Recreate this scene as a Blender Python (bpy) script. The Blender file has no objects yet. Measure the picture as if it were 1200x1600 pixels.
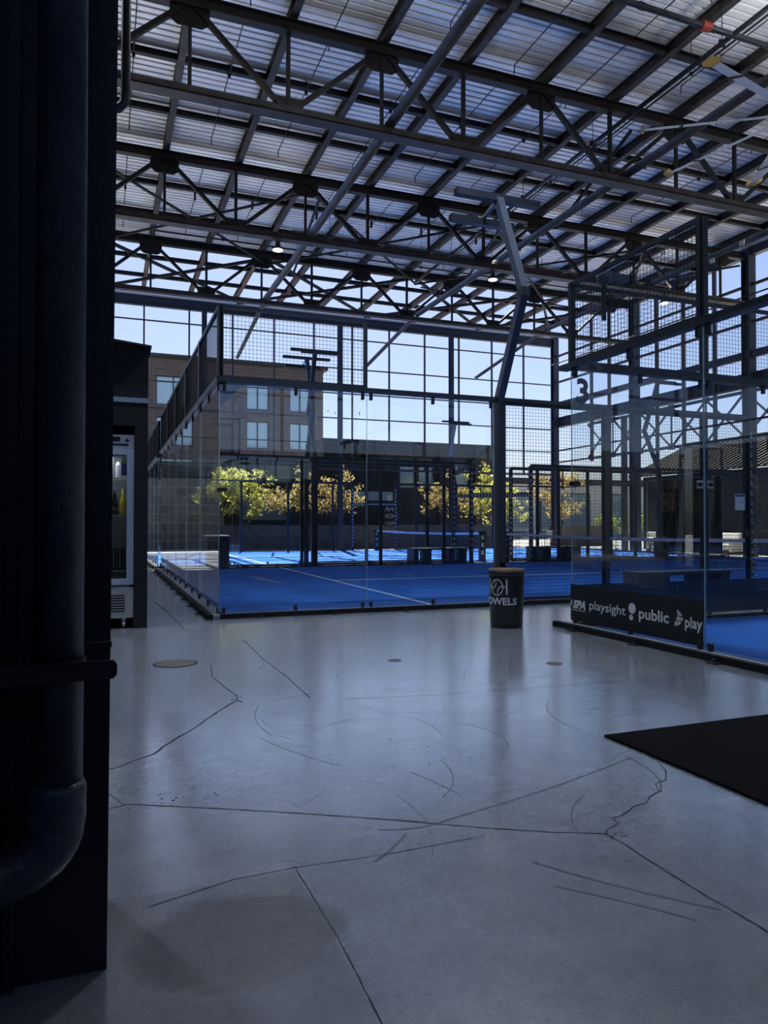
import bpy, math, random
from mathutils import Vector, Matrix
random.seed(7)
scn = bpy.context.scene
col = scn.collection

# ---------------------------------------------------------------- camera
CAMP = Vector((-1.365, -9.40, 1.19)); YAW, PIT = 0.3675, 0.0169
cd = bpy.data.cameras.new('camera'); cam = bpy.data.objects.new('camera', cd); col.objects.link(cam)
cd.sensor_fit = 'VERTICAL'; cd.sensor_height = 24.0; cd.lens = 1135 / 1600 * 24.0
cd.clip_start = 0.05; cd.clip_end = 600
cam.location = CAMP; cam.rotation_euler = (math.pi / 2 + PIT, 0, -YAW)
scn.camera = cam

# ---------------------------------------------------------------- light and exposure
scn.view_settings.view_transform = 'Standard'; scn.view_settings.look = 'None'
scn.view_settings.gamma = 1.0; scn.view_settings.use_curve_mapping = False
scn.view_settings.exposure = 0.0
w = bpy.data.worlds.new('sky'); scn.world = w; w.use_nodes = True
nt = w.node_tree; nt.nodes.clear()
sky = nt.nodes.new('ShaderNodeTexSky'); sky.sky_type = 'NISHITA'; sky.sun_disc = False
sky.sun_elevation = math.radians(57); sky.sun_rotation = math.radians(12.7)
sky.air_density = 1.0; sky.dust_density = 1.5; sky.ozone_density = 2.0
tint = nt.nodes.new('ShaderNodeMix'); tint.data_type = 'RGBA'; tint.blend_type = 'MULTIPLY'
tint.inputs['Factor'].default_value = 1.0; tint.inputs[7].default_value = (0.86, 0.86, 1.0, 1)
bg = nt.nodes.new('ShaderNodeBackground'); bg.inputs['Strength'].default_value = 0.156
wo = nt.nodes.new('ShaderNodeOutputWorld')
nt.links.new(sky.outputs[0], tint.inputs[6]); nt.links.new(tint.outputs[2], bg.inputs['Color']); nt.links.new(bg.outputs[0], wo.inputs[0])

SUNV = Vector((-0.14, -0.62, -1.0))
sd = bpy.data.lights.new('sun', 'SUN'); sd.energy = 24.0; sd.angle = math.radians(0.53); sd.color = (1.0, 0.95, 0.86)
sun = bpy.data.objects.new('sun', sd); col.objects.link(sun); sun.location = (0, 30, 40)
sun.rotation_euler = SUNV.to_track_quat('-Z', 'Y').to_euler()

# ---------------------------------------------------------------- materials
MATS = {}
def mat(name, rgb, rough=0.5, metal=0.0, spec=0.5, var=0.0, vscale=3.0, bump=0.0, bscale=40.0, emit=None, estr=0.0, vcol=None, stretch=None):
    m = bpy.data.materials.new(name); m.use_nodes = True; n = m.node_tree; b = n.nodes['Principled BSDF']
    b.inputs['Base Color'].default_value = (*rgb, 1); b.inputs['Roughness'].default_value = rough
    b.inputs['Metallic'].default_value = metal; b.inputs['Specular IOR Level'].default_value = spec
    tc = n.nodes.new('ShaderNodeTexCoord'); mp = n.nodes.new('ShaderNodeMapping'); n.links.new(tc.outputs['Object'], mp.inputs[0])
    if stretch: mp.inputs['Scale'].default_value = stretch
    if var > 0:
        nz = n.nodes.new('ShaderNodeTexNoise'); nz.inputs['Scale'].default_value = vscale; nz.inputs['Detail'].default_value = 6
        n.links.new(mp.outputs[0], nz.inputs['Vector'])
        rp = n.nodes.new('ShaderNodeValToRGB'); rp.color_ramp.elements[0].position = 0.35; rp.color_ramp.elements[1].position = 0.65
        c2 = vcol or tuple(min(1, c * (1 + var)) for c in rgb); c1 = rgb if vcol else tuple(c * (1 - var) for c in rgb)
        rp.color_ramp.elements[0].color = (*c1, 1); rp.color_ramp.elements[1].color = (*c2, 1)
        n.links.new(nz.outputs[0], rp.inputs[0]); n.links.new(rp.outputs[0], b.inputs['Base Color'])
    if bump > 0:
        nb = n.nodes.new('ShaderNodeTexNoise'); nb.inputs['Scale'].default_value = bscale; nb.inputs['Detail'].default_value = 4
        n.links.new(mp.outputs[0], nb.inputs['Vector'])
        bp = n.nodes.new('ShaderNodeBump'); bp.inputs['Strength'].default_value = bump; bp.inputs['Distance'].default_value = 0.01
        n.links.new(nb.outputs[0], bp.inputs['Height']); n.links.new(bp.outputs[0], b.inputs['Normal'])
    if emit:
        b.inputs['Emission Color'].default_value = (*emit, 1); b.inputs['Emission Strength'].default_value = estr
    MATS[name] = m; return m

mat('black_steel', (0.012, 0.015, 0.022), 0.45, 0.0, 0.5, 0.3, 8)
mat('court_steel', (0.012, 0.018, 0.032), 0.38, 0.0, 0.5, 0.2, 6)
mat('truss_paint', (0.011, 0.010, 0.011), 0.55, 0.0, 0.4, 0.35, 5)
mat('beam_paint', (0.045, 0.040, 0.040), 0.55, 0.1, 0.4, 0.3, 4)
mat('weathered_beam', (0.10, 0.09, 0.09), 0.6, 0.1, 0.4, 0.3, 2.5, vcol=(0.15, 0.085, 0.055))
mat('strut_paint', (0.14, 0.13, 0.125), 0.5, 0.2, 0.5, 0.2, 4)
mat('deck', (0.93, 0.91, 0.88), 0.40, 0.30, 0.5, 0.08, 0.6)
mat('header_paint', (0.035, 0.042, 0.062), 0.5, 0.0, 0.4, 0.2, 3)
mat('mullion_paint', (0.06, 0.05, 0.06), 0.5, 0.0, 0.4)
mat('pillar_paint', (0.006, 0.008, 0.014), 0.5, 0.0, 0.35, 0.25, 10, 0.25, 60)
mat('pipe_paint', (0.020, 0.026, 0.044), 0.36, 0.0, 0.5, 0.3, 12, 0.35, 50)
mat('kiosk_paint', (0.006, 0.008, 0.014), 0.6, 0.0, 0.3, 0.2, 5)
mat('kiosk_trim', (0.22, 0.26, 0.38), 0.5)
mat('court_blue', (0.018, 0.105, 0.42), 0.85, 0.0, 0.08, 0.12, 1.2, 0.3, 300)
mat('white_line', (0.70, 0.74, 0.80), 0.7)
mat('faint_white', (0.24, 0.34, 0.52), 0.7)
mat('banner_black', (0.006, 0.009, 0.016), 0.55, 0.0, 0.35)
mat('banner_back', (0.045, 0.075, 0.105), 0.5, 0.0, 0.4, 0.1, 3)
mat('print_grey', (0.62, 0.66, 0.72), 0.55)
mat('number_grey', (0.22, 0.23, 0.30), 0.6)
mat('bin_black', (0.008, 0.010, 0.015), 0.38, 0.0, 0.5)
mat('towel_rim', (0.16, 0.10, 0.075), 0.9, 0.0, 0.2, 0.3, 30, 0.5, 120)
mat('rail_black', (0.008, 0.010, 0.014), 0.75, 0.0, 0.15)
mat('rubber', (0.008, 0.009, 0.012), 0.7)
mat('chrome', (0.6, 0.62, 0.65), 0.2, 1.0)
mat('net_black', (0.01, 0.012, 0.02), 0.7)
mat('net_tape', (0.55, 0.62, 0.80), 0.7)
mat('brick', (0.13, 0.10, 0.095), 0.85)
mat('dark_cladding', (0.020, 0.021, 0.025), 0.6, 0.0, 0.3, 0.2, 2)
mat('brown_cladding', (0.035, 0.03, 0.03), 0.7, 0.0, 0.3, 0.25, 2)
mat('grey_block', (0.10, 0.10, 0.105), 0.85, 0.0, 0.2, 0.3, 2)
mat('planter_grey', (0.06, 0.065, 0.08), 0.7, 0.0, 0.3, 0.3, 3)
mat('planter_wood', (0.12, 0.10, 0.09), 0.8, 0.0, 0.2, 0.3, 6, stretch=(1, 1, 8))
mat('pale_wall', (0.50, 0.52, 0.54), 0.8)
mat('metal_roof', (0.016, 0.015, 0.015), 0.8, 0.0, 0.08, 0.35, 3, vcol=(0.03, 0.026, 0.023))
mat('clay_roof', (0.08, 0.05, 0.04), 0.8, 0.0, 0.3, 0.2, 4)
mat('ground', (0.30, 0.29, 0.27), 0.9, 0.0, 0.2, 0.15, 0.7)
mat('window_glass', (0.12, 0.20, 0.27), 0.06, 0.0, 1.0)
mat('window_bright', (0.35, 0.5, 0.6), 0.08, 0.3, 1.0)
mat('blade', (0.85, 0.85, 0.86), 0.4, 0.0)
mat('winglet', (0.55, 0.36, 0.10), 0.5)
mat('fridge_frame', (0.42, 0.50, 0.66), 0.35, 0.4)
mat('fridge_inner', (0.20, 0.21, 0.22), 0.5)
mat('fridge_white', (0.62, 0.66, 0.74), 0.4)
mat('fridge_panel', (0.03, 0.04, 0.10), 0.4)
mat('wire_shelf', (0.45, 0.46, 0.48), 0.4, 0.5)
mat('sign_green', (0.10, 0.18, 0.12), 0.5)
mat('tag_blue', (0.02, 0.04, 0.16), 0.5)
mat('bottle_dark', (0.02, 0.015, 0.01), 0.15, 0.0, 0.8)
mat('bottle_yellow', (0.50, 0.42, 0.02), 0.15, 0.0, 0.8)
mat('can_white', (0.5, 0.52, 0.55), 0.3, 0.3)
mat('paper', (0.30, 0.36, 0.52), 0.7)
mat('sofa_white', (0.75, 0.72, 0.66), 0.85)
mat('camera_shell', (0.10, 0.12, 0.17), 0.35)
mat('lamp_lit', (1, 1, 1), 0.5, emit=(1.0, 0.93, 0.78), estr=6.0)
mat('lamp_body', (0.05, 0.05, 0.05), 0.5)
mat('red_valve', (0.35, 0.04, 0.03), 0.5)
mat('bark', (0.10, 0.075, 0.055), 0.9, 0.0, 0.2, 0.3, 12)
mat('iron_lid', (0.10, 0.095, 0.10), 0.6, 0.3, 0.4, 0.3, 30, 0.5, 90)
mat('crack_dark', (0.03, 0.032, 0.038), 0.9, 0.0, 0.1)
mat('scuff_dark', (0.105, 0.12, 0.145), 0.6, 0.0, 0.2)
mat('mat_black', (0.006, 0.006, 0.008), 0.95, 0.0, 0.1, 0.4, 120, 1.0, 220)
mat('pole_edge', (0.05, 0.065, 0.11), 0.3, 0.2)
mat('concrete_curb', (0.20, 0.21, 0.23), 0.7)
mat('hall_dark', (0.02, 0.021, 0.025), 0.8)

def leaf_mat(name, a, b):
    m = bpy.data.materials.new(name); m.use_nodes = True; n = m.node_tree; n.nodes.clear()
    out = n.nodes.new('ShaderNodeOutputMaterial'); mx = n.nodes.new('ShaderNodeMixShader'); mx.inputs[0].default_value = 0.5
    d = n.nodes.new('ShaderNodeBsdfDiffuse'); t = n.nodes.new('ShaderNodeBsdfTranslucent')
    tc = n.nodes.new('ShaderNodeTexCoord'); nz = n.nodes.new('ShaderNodeTexNoise'); nz.inputs['Scale'].default_value = 9
    rp = n.nodes.new('ShaderNodeValToRGB'); rp.color_ramp.elements[0].position = 0.4; rp.color_ramp.elements[1].position = 0.6
    rp.color_ramp.elements[0].color = (*a, 1); rp.color_ramp.elements[1].color = (*b, 1)
    n.links.new(tc.outputs['Object'], nz.inputs['Vector']); n.links.new(nz.outputs[0], rp.inputs[0])
    n.links.new(rp.outputs[0], d.inputs[0]); n.links.new(rp.outputs[0], t.inputs[0])
    n.links.new(d.outputs[0], mx.inputs[1]); n.links.new(t.outputs[0], mx.inputs[2]); n.links.new(mx.outputs[0], out.inputs[0])
    MATS[name] = m
leaf_mat('leaf_yellow', (0.24, 0.28, 0.05), (0.60, 0.55, 0.18))
leaf_mat('leaf_gold', (0.26, 0.23, 0.08), (0.58, 0.44, 0.20))
leaf_mat('leaf_green', (0.14, 0.20, 0.04), (0.34, 0.38, 0.10))

def glass_mat(name, tintc, refl_ior):
    m = bpy.data.materials.new(name); m.use_nodes = True; n = m.node_tree; n.nodes.clear()
    out = n.nodes.new('ShaderNodeOutputMaterial'); mx = n.nodes.new('ShaderNodeMixShader')
    t = n.nodes.new('ShaderNodeBsdfTransparent'); t.inputs[0].default_value = (*tintc, 1)
    g = n.nodes.new('ShaderNodeBsdfGlossy'); g.inputs['Roughness'].default_value = 0.0; g.inputs['Color'].default_value = (0.95, 0.98, 1.0, 1)
    ge = n.nodes.new('ShaderNodeNewGeometry'); dt = n.nodes.new('ShaderNodeVectorMath'); dt.operation = 'DOT_PRODUCT'
    n.links.new(ge.outputs['Normal'], dt.inputs[0]); n.links.new(ge.outputs['Incoming'], dt.inputs[1])
    def mt(op, x, y=None):
        q = n.nodes.new('ShaderNodeMath'); q.operation = op
        for s_, v_ in ((q.inputs[0], x), (q.inputs[1], y)):
            if v_ is None: continue
            if isinstance(v_, (int, float)): s_.default_value = v_
            else: n.links.new(v_, s_)
        return q.outputs[0]
    f5 = mt('POWER', mt('SUBTRACT', 1.0, mt('ABSOLUTE', dt.outputs['Value'])), 5.0)
    fac = mt('ADD', mt('MULTIPLY', f5, 0.95), refl_ior)
    n.links.new(fac, mx.inputs[0]); n.links.new(t.outputs[0], mx.inputs[1]); n.links.new(g.outputs[0], mx.inputs[2])
    n.links.new(mx.outputs[0], out.inputs[0]); MATS[name] = m
glass_mat('court_glass', (0.965, 0.98, 0.985), 0.04)
glass_mat('fridge_glass', (0.80, 0.83, 0.85), 0.04)
mat('glass_edge', (0.45, 0.58, 0.60), 0.2, 0.0, 0.8)

# brick pattern
m = MATS['brick']; n = m.node_tree; b = n.nodes['Principled BSDF']
tc = n.nodes.new('ShaderNodeTexCoord'); mp = n.nodes.new('ShaderNodeMapping'); mp.inputs['Rotation'].default_value = (math.pi / 2, 0, 0)
br = n.nodes.new('ShaderNodeTexBrick'); br.inputs['Color1'].default_value = (0.085, 0.072, 0.075, 1); br.inputs['Color2'].default_value = (0.060, 0.052, 0.056, 1)
br.inputs['Mortar'].default_value = (0.10, 0.09, 0.095, 1); br.inputs['Scale'].default_value = 1.0
br.inputs['Brick Width'].default_value = 0.8; br.inputs['Row Height'].default_value = 0.25; br.inputs['Mortar Size'].default_value = 0.02
n.links.new(tc.outputs['Object'], mp.inputs[0]); n.links.new(mp.outputs[0], br.inputs['Vector']); n.links.new(br.outputs[0], b.inputs['Base Color'])
# block pattern
m = MATS['grey_block']; n = m.node_tree; b = n.nodes['Principled BSDF']
tc = n.nodes.new('ShaderNodeTexCoord'); mp = n.nodes.new('ShaderNodeMapping'); mp.inputs['Rotation'].default_value = (math.pi / 2, 0, 0)
br = n.nodes.new('ShaderNodeTexBrick'); br.inputs['Color1'].default_value = (0.12, 0.12, 0.12, 1); br.inputs['Color2'].default_value = (0.085, 0.085, 0.09, 1)
br.inputs['Mortar'].default_value = (0.20, 0.20, 0.20, 1); br.inputs['Scale'].default_value = 1.0
br.inputs['Brick Width'].default_value = 0.9; br.inputs['Row Height'].default_value = 0.42; br.inputs['Mortar Size'].default_value = 0.02
n.links.new(tc.outputs['Object'], mp.inputs[0]); n.links.new(mp.outputs[0], br.inputs['Vector']); n.links.new(br.outputs[0], b.inputs['Base Color'])

# floor concrete: mottled trowelled slab, with a rough dark patch and a darker pour
m = bpy.data.materials.new('concrete_floor'); m.use_nodes = True; MATS['concrete_floor'] = m
n = m.node_tree; b = n.nodes['Principled BSDF']; L = n.links.new
tc = n.nodes.new('ShaderNodeTexCoord')
def noise(scale, detail=6, rough=0.6, vec=None, dist=0.0):
    z = n.nodes.new('ShaderNodeTexNoise'); z.inputs['Scale'].default_value = scale; z.inputs['Detail'].default_value = detail
    z.inputs['Roughness'].default_value = rough; z.inputs['Distortion'].default_value = dist
    L(vec or tc.outputs['Object'], z.inputs['Vector']); return z.outputs[0]
def ramp(src, p0, p1, c0, c1):
    r = n.nodes.new('ShaderNodeValToRGB'); r.color_ramp.elements[0].position = p0; r.color_ramp.elements[1].position = p1
    r.color_ramp.elements[0].color = (*c0, 1) if not isinstance(c0, (int, float)) else (c0, c0, c0, 1)
    r.color_ramp.elements[1].color = (*c1, 1) if not isinstance(c1, (int, float)) else (c1, c1, c1, 1)
    L(src, r.inputs[0]); return r.outputs[0]
def mixc(f, a, c, mode='MIX'):
    x = n.nodes.new('ShaderNodeMix'); x.data_type = 'RGBA'; x.blend_type = mode
    for s, v in ((x.inputs[0], f), (x.inputs[6], a), (x.inputs[7], c)):
        if isinstance(v, (int, float)): s.default_value = v
        elif isinstance(v, tuple): s.default_value = (*v, 1)
        else: L(v, s)
    return x.outputs[2]
def mth(op, a, c=None):
    x = n.nodes.new('ShaderNodeMath'); x.operation = op
    for s, v in ((x.inputs[0], a), (x.inputs[1], c)):
        if v is None: continue
        if isinstance(v, (int, float)): s.default_value = v
        else: L(v, s)
    return x.outputs[0]
base = ramp(noise(0.9, 8, 0.6), 0.35, 0.68, (0.22, 0.255, 0.31), (0.30, 0.34, 0.40))
streak = n.nodes.new('ShaderNodeMapping'); streak.inputs['Rotation'].default_value = (0, 0, 0.6); streak.inputs['Scale'].default_value = (1.2, 2.6, 1); L(tc.outputs['Object'], streak.inputs[0])
base = mixc(0.55, base, ramp(noise(1.6, 6, 0.6, streak.outputs[0], 0.8), 0.25, 0.8, 0.84, 1.10), 'MULTIPLY')
base = mixc(1.0, base, ramp(noise(26, 8, 0.75), 0.35, 0.62, 0.80, 1.08), 'MULTIPLY')
base = mixc(1.0, base, ramp(noise(90, 5, 0.7), 0.30, 0.60, 0.72, 1.06), 'MULTIPLY')
base = mixc(1.0, base, ramp(noise(3.2, 10, 0.72, None, 0.6), 0.36, 0.62, 0.80, 1.06), 'MULTIPLY')
sep = n.nodes.new('ShaderNodeSeparateXYZ'); L(tc.outputs['Object'], sep.inputs[0])
wob = mth('MULTIPLY', mth('SUBTRACT', noise(6, 5), 0.5), 0.5)
dx = mth('DIVIDE', mth('SUBTRACT', sep.outputs[0], -0.99), 0.30); dy = mth('DIVIDE', mth('SUBTRACT', sep.outputs[1], -7.27), 0.24)
dd = mth('ADD', mth('SQRT', mth('ADD', mth('MULTIPLY', dx, dx), mth('MULTIPLY', dy, dy))), mth('MULTIPLY', wob, 1.2))
stain = ramp(dd, 0.88, 1.05, 1.0, 0.0)
rim = ramp(mth('ABSOLUTE', mth('SUBTRACT', dd, 0.97)), 0.0, 0.10, 1.0, 0.0)
left = ramp(mth('ADD', mth('MULTIPLY', mth('ADD', sep.outputs[0], 0.735), -60.0), 0.0), 0.0, 1.0, 0.0, 1.0)
near = ramp(mth('ADD', mth('MULTIPLY', mth('ADD', sep.outputs[1], 6.93), -60.0), 0.0), 0.0, 1.0, 0.0, 1.0)
slab = mth('MULTIPLY', left, near)
base = mixc(mth('MULTIPLY', slab, 0.6), base, (0.13, 0.14, 0.16))
base = mixc(mth('MULTIPLY', stain, 0.8), base, ramp(noise(18, 8, 0.75), 0.35, 0.65, (0.060, 0.064, 0.075), (0.10, 0.105, 0.12)))
base = mixc(mth('MULTIPLY', rim, 0.5), base, (0.07, 0.075, 0.085))
L(base, b.inputs['Base Color'])
rg = ramp(noise(1.2, 6, 0.6, streak.outputs[0], 0.8), 0.25, 0.8, 0.20, 0.27)
L(rg, b.inputs['Roughness']); b.inputs['IOR'].default_value = 1.7; L(mth('SUBTRACT', 1.0, mth('MAXIMUM', mth('MULTIPLY', stain, 0.8), mth('MULTIPLY', slab, 0.35))), b.inputs['Coat Weight']); b.inputs['Coat IOR'].default_value = 2.5; L(ramp(noise(4.5, 7, 0.65, streak.outputs[0], 1.0), 0.3, 0.72, 0.11, 0.22), b.inputs['Coat Roughness'])
bp = n.nodes.new('ShaderNodeBump'); bp.inputs['Strength'].default_value = 0.35; bp.inputs['Distance'].default_value = 0.004
hh = mth('ADD', mth('ADD', noise(14, 8, 0.75), mth('MULTIPLY', noise(70, 6, 0.7), 0.5)), mth('MULTIPLY', mth('MULTIPLY', stain, noise(38, 8, 0.8)), 1.2))
L(hh, bp.inputs['Height']); L(bp.outputs[0], b.inputs['Normal'])

# ---------------------------------------------------------------- mesh helpers
class MB:
    def __init__(s): s.v = []; s.f = []; s.mi = []; s.cm = 0
    def add(s, vs, fs):
        o = len(s.v); s.v += [tuple(v) for v in vs]; s.f += [tuple(i + o for i in f) for f in fs]; s.mi += [s.cm] * len(fs); return s
    def box(s, x0, x1, y0, y1, z0, z1):
        return s.add([(x0, y0, z0), (x1, y0, z0), (x1, y1, z0), (x0, y1, z0), (x0, y0, z1), (x1, y0, z1), (x1, y1, z1), (x0, y1, z1)],
                     [(0, 3, 2, 1), (4, 5, 6, 7), (0, 1, 5, 4), (1, 2, 6, 5), (2, 3, 7, 6), (3, 0, 4, 7)])
    def frame(s, p, q, up=None):
        p = Vector(p); q = Vector(q); d = (q - p).normalized()
        up = Vector(up) if up else (Vector((0, 0, 1)) if abs(d.z) < 0.95 else Vector((0, 1, 0)))
        r = d.cross(up).normalized(); u = r.cross(d).normalized(); return p, q, r, u
    def bar(s, p, q, w, h, up=None):
        p, q, r, u = s.frame(p, q, up); w /= 2; h /= 2; vs = []
        for c in (p, q):
            for a, b_ in ((-w, -h), (w, -h), (w, h), (-w, h)): vs.append(c + r * a + u * b_)
        return s.add(vs, [(0, 1, 2, 3), (7, 6, 5, 4), (0, 4, 5, 1), (1, 5, 6, 2), (2, 6, 7, 3), (3, 7, 4, 0)])
    def prof(s, p, q, pts, up=None):       # closed 2-D outline swept from p to q
        p, q, r, u = s.frame(p, q, up); k = len(pts); vs = []
        for c in (p, q):
            for a, b_ in pts: vs.append(c + r * a + u * b_)
        fs = [tuple(range(k)), tuple(range(2 * k - 1, k - 1, -1))] + [(i, i + k, (i + 1) % k + k, (i + 1) % k) for i in range(k)]
        return s.add(vs, fs)
    def ibeam(s, p, q, w, h, t=0.014, up=None):
        w /= 2; h /= 2; a = t / 2
        return s.prof(p, q, [(-w, -h), (w, -h), (w, -h + t), (a, -h + t), (a, h - t), (w, h - t), (w, h), (-w, h), (-w, h - t), (-a, h - t), (-a, -h + t), (-w, -h + t)], up)
    def angle(s, p, q, w, h, t=0.012, up=None):
        return s.prof(p, q, [(-w / 2, -h / 2), (w / 2, -h / 2), (w / 2, -h / 2 + t), (-w / 2 + t, -h / 2 + t), (-w / 2 + t, h / 2), (-w / 2, h / 2)], up)
    def tube(s, pts, rad, k=10, caps=True):
        pts = [Vector(p) for p in pts]; o = len(s.v); rings = []
        rads = rad if isinstance(rad, (list, tuple)) else [rad] * len(pts)
        ref = None
        for i, p in enumerate(pts):
            d = (pts[min(i + 1, len(pts) - 1)] - pts[max(i - 1, 0)]).normalized()
            if ref is None: ref = Vector((0, 0, 1)) if abs(d.z) < 0.9 else Vector((1, 0, 0))
            r = d.cross(ref).normalized(); u = r.cross(d).normalized(); ref = u
            rings.append([p + (r * math.cos(2 * math.pi * j / k) + u * math.sin(2 * math.pi * j / k)) * rads[i] for j in range(k)])
        vs = [v for rr in rings for v in rr]; fs = []
        for i in range(len(pts) - 1):
            for j in range(k): fs.append((i * k + j, i * k + (j + 1) % k, (i + 1) * k + (j + 1) % k, (i + 1) * k + j))
        if caps: fs.append(tuple(range(k - 1, -1, -1))); fs.append(tuple((len(pts) - 1) * k + j for j in range(k)))
        return s.add(vs, fs)
    def lathe(s, c, prof, k=24):
        c = Vector(c); vs = []; fs = []
        for r, z in prof:
            for j in range(k): vs.append(c + Vector((r * math.cos(2 * math.pi * j / k), r * math.sin(2 * math.pi * j / k), z)))
        for i in range(len(prof) - 1):
            for j in range(k): fs.append((i * k + j, i * k + (j + 1) % k, (i + 1) * k + (j + 1) % k, (i + 1) * k + j))
        fs.append(tuple(range(k - 1, -1, -1))); fs.append(tuple((len(prof) - 1) * k + j for j in range(k)))
        return s.add(vs, fs)
    def plate(s, pts, off):                # polygon extruded by off
        off = Vector(off); k = len(pts); pts = [Vector(p) for p in pts]
        return s.add(pts + [p + off for p in pts], [tuple(range(k - 1, -1, -1)), tuple(range(k, 2 * k))] + [(i, (i + 1) % k, (i + 1) % k + k, i + k) for i in range(k)])
    def build(s, name, mats, parent=None, smooth=False, world=True):
        me = bpy.data.meshes.new(name)
        vs = s.v
        if parent is not None and world:
            inv = parent.matrix_basis.inverted(); vs = [tuple(inv @ Vector(v)) for v in vs]
        me.from_pydata(vs, [], s.f)
        ml = mats if isinstance(mats, (list, tuple)) else [mats]
        for x in ml: me.materials.append(MATS[x])
        if len(ml) > 1: me.polygons.foreach_set('material_index', s.mi)
        if smooth: me.polygons.foreach_set('use_smooth', [True] * len(me.polygons))
        me.update(); me.validate()
        o = bpy.data.objects.new(name, me); col.objects.link(o)
        if parent is not None: o.parent = parent
        return o
USED = set()
def tag(o, label, cat, group=None):
    o['label'] = label; o['category'] = cat
    if group: o['group'] = group
    return o
def thing(name, label, cat, loc=(0, 0, 0), rz=0, group=None):
    o = bpy.data.objects.new(name, None); o.empty_display_size = 0.2; col.objects.link(o)
    o.location = loc; o.rotation_euler = (0, 0, rz)
    o.matrix_basis = Matrix.Translation(loc) @ Matrix.Rotation(rz, 4, 'Z')
    return tag(o, label, cat, group)
def struct(o): o['kind'] = 'structure'; return o
def dup(root, loc, rz=0, label=None, group=None, skip=()):
    r = root.copy(); col.objects.link(r); r.matrix_basis = Matrix.Translation(loc) @ Matrix.Rotation(rz, 4, 'Z')
    if label: r['label'] = label
    if group: r['group'] = group
    for ch in KIDS.get(root.name, []):
        if ch.name.split('.')[0] in skip: continue
        c = ch.copy(); col.objects.link(c); c.parent = r; c.matrix_parent_inverse = Matrix.Identity(4)
        for g in KIDS.get(ch.name, []):
            d = g.copy(); col.objects.link(d); d.parent = c; d.matrix_parent_inverse = Matrix.Identity(4)
    return r
KIDS = {}
def kid(parent, o): KIDS.setdefault(parent.name, []).append(o); return o
def text_mesh(s, size, align='LEFT', ext=0.001, bold=0.0, shear=0.0, spacing=1.0):
    c = bpy.data.curves.new('t', 'FONT'); c.body = s; c.size = size; c.align_x = align; c.extrude = ext; c.offset = bold; c.shear = shear
    c.space_character = spacing; c.resolution_u = 3
    o = bpy.data.objects.new('t', c); col.objects.link(o); dg = bpy.context.evaluated_depsgraph_get(); dg.update()
    me = bpy.data.meshes.new_from_object(o.evaluated_get(dg)); vs = [v.co.copy() for v in me.vertices]; fs = [tuple(p.vertices) for p in me.polygons]
    bpy.data.objects.remove(o); bpy.data.curves.remove(c); bpy.data.meshes.remove(me)
    return vs, fs
ORD = ['first', 'second', 'third', 'fourth', 'fifth', 'sixth', 'seventh', 'eighth', 'ninth', 'tenth', 'eleventh', 'twelfth', 'thirteenth', 'fourteenth', 'fifteenth', 'sixteenth', 'seventeenth', 'eighteenth', 'nineteenth', 'twentieth']

# ---------------------------------------------------------------- structure: floor, ground, ceiling, walls
WX, WY = 20.3, 22.33
fl = MB().box(-10, WX + 0.2, -18, WY + 0.15, -0.2, 0.0).build('floor', 'concrete_floor'); struct(fl)
def gslab(x0, x1, y0, y1, nm='ground'):
    return struct(MB().box(x0, x1, y0, y1, -0.22, -0.01).build(nm, 'ground'))
gslab(-120, 140, WY + 0.15, 160); gslab(WX + 0.2, 140, -60, WY + 0.15); gslab(-120, -10, -60, WY + 0.15); gslab(-10, WX + 0.2, -60, -18)

# cracks and joints in the floor
CR = [[(-0.52, -4.44), (-0.70, -4.72), (-0.88, -5.05), (-1.0, -5.22), (-1.12, -5.44), (-1.31, -5.6), (-1.5, -5.7)],
      [(-0.52, -3.15), (-0.57, -3.6), (-0.53, -4.1), (-0.50, -4.3), (-0.52, -4.45)],
      [(-0.02, -1.89), (-0.05, -3.0), (-0.03, -3.74), (-0.04, -4.54)],
      [(-1.34, -6.13), (-1.26, -6.11), (-0.94, -6.28), (-0.65, -6.44), (-0.3, -6.65), (0.04, -6.87), (0.23, -6.98), (0.44, -7.08)],
      [(0.44, -7.08), (0.47, -7.05), (0.55, -7.02), (0.56, -6.97), (0.61, -6.96), (0.68, -6.93), (0.72, -6.90), (0.8, -6.89), (0.86, -6.84), (0.95, -6.80), (1.0, -6.72), (1.08, -6.70), (1.17, -6.6), (1.22, -6.5)],
      [(0.44, -7.08), (0.45, -7.18), (0.44, -7.34), (0.44, -7.55), (0.45, -7.77), (0.44, -8.3)],
      [(-1.34, -5.95), (-1.28, -6.11)],
      [(0.18, -4.67), (0.79, -4.78), (1.91, -4.87), (3.5, -4.9)],
      [(-1.23, -7.01), (-0.96, -6.93), (-0.74, -6.92), (-0.4, -6.94), (0.0, -6.93)],
      [(-0.74, -6.92), (-0.73, -7.38), (-0.74, -7.77), (-0.73, -8.6)],
      [(-0.65, 2.33), (-0.56, 0.9), (-0.54, 0.23), (-0.51, -0.98)]]
CW = [0.010, 0.006, 0.006, 0.006, 0.005, 0.005, 0.005, 0.003, 0.003, 0.003, 0.010]
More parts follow.
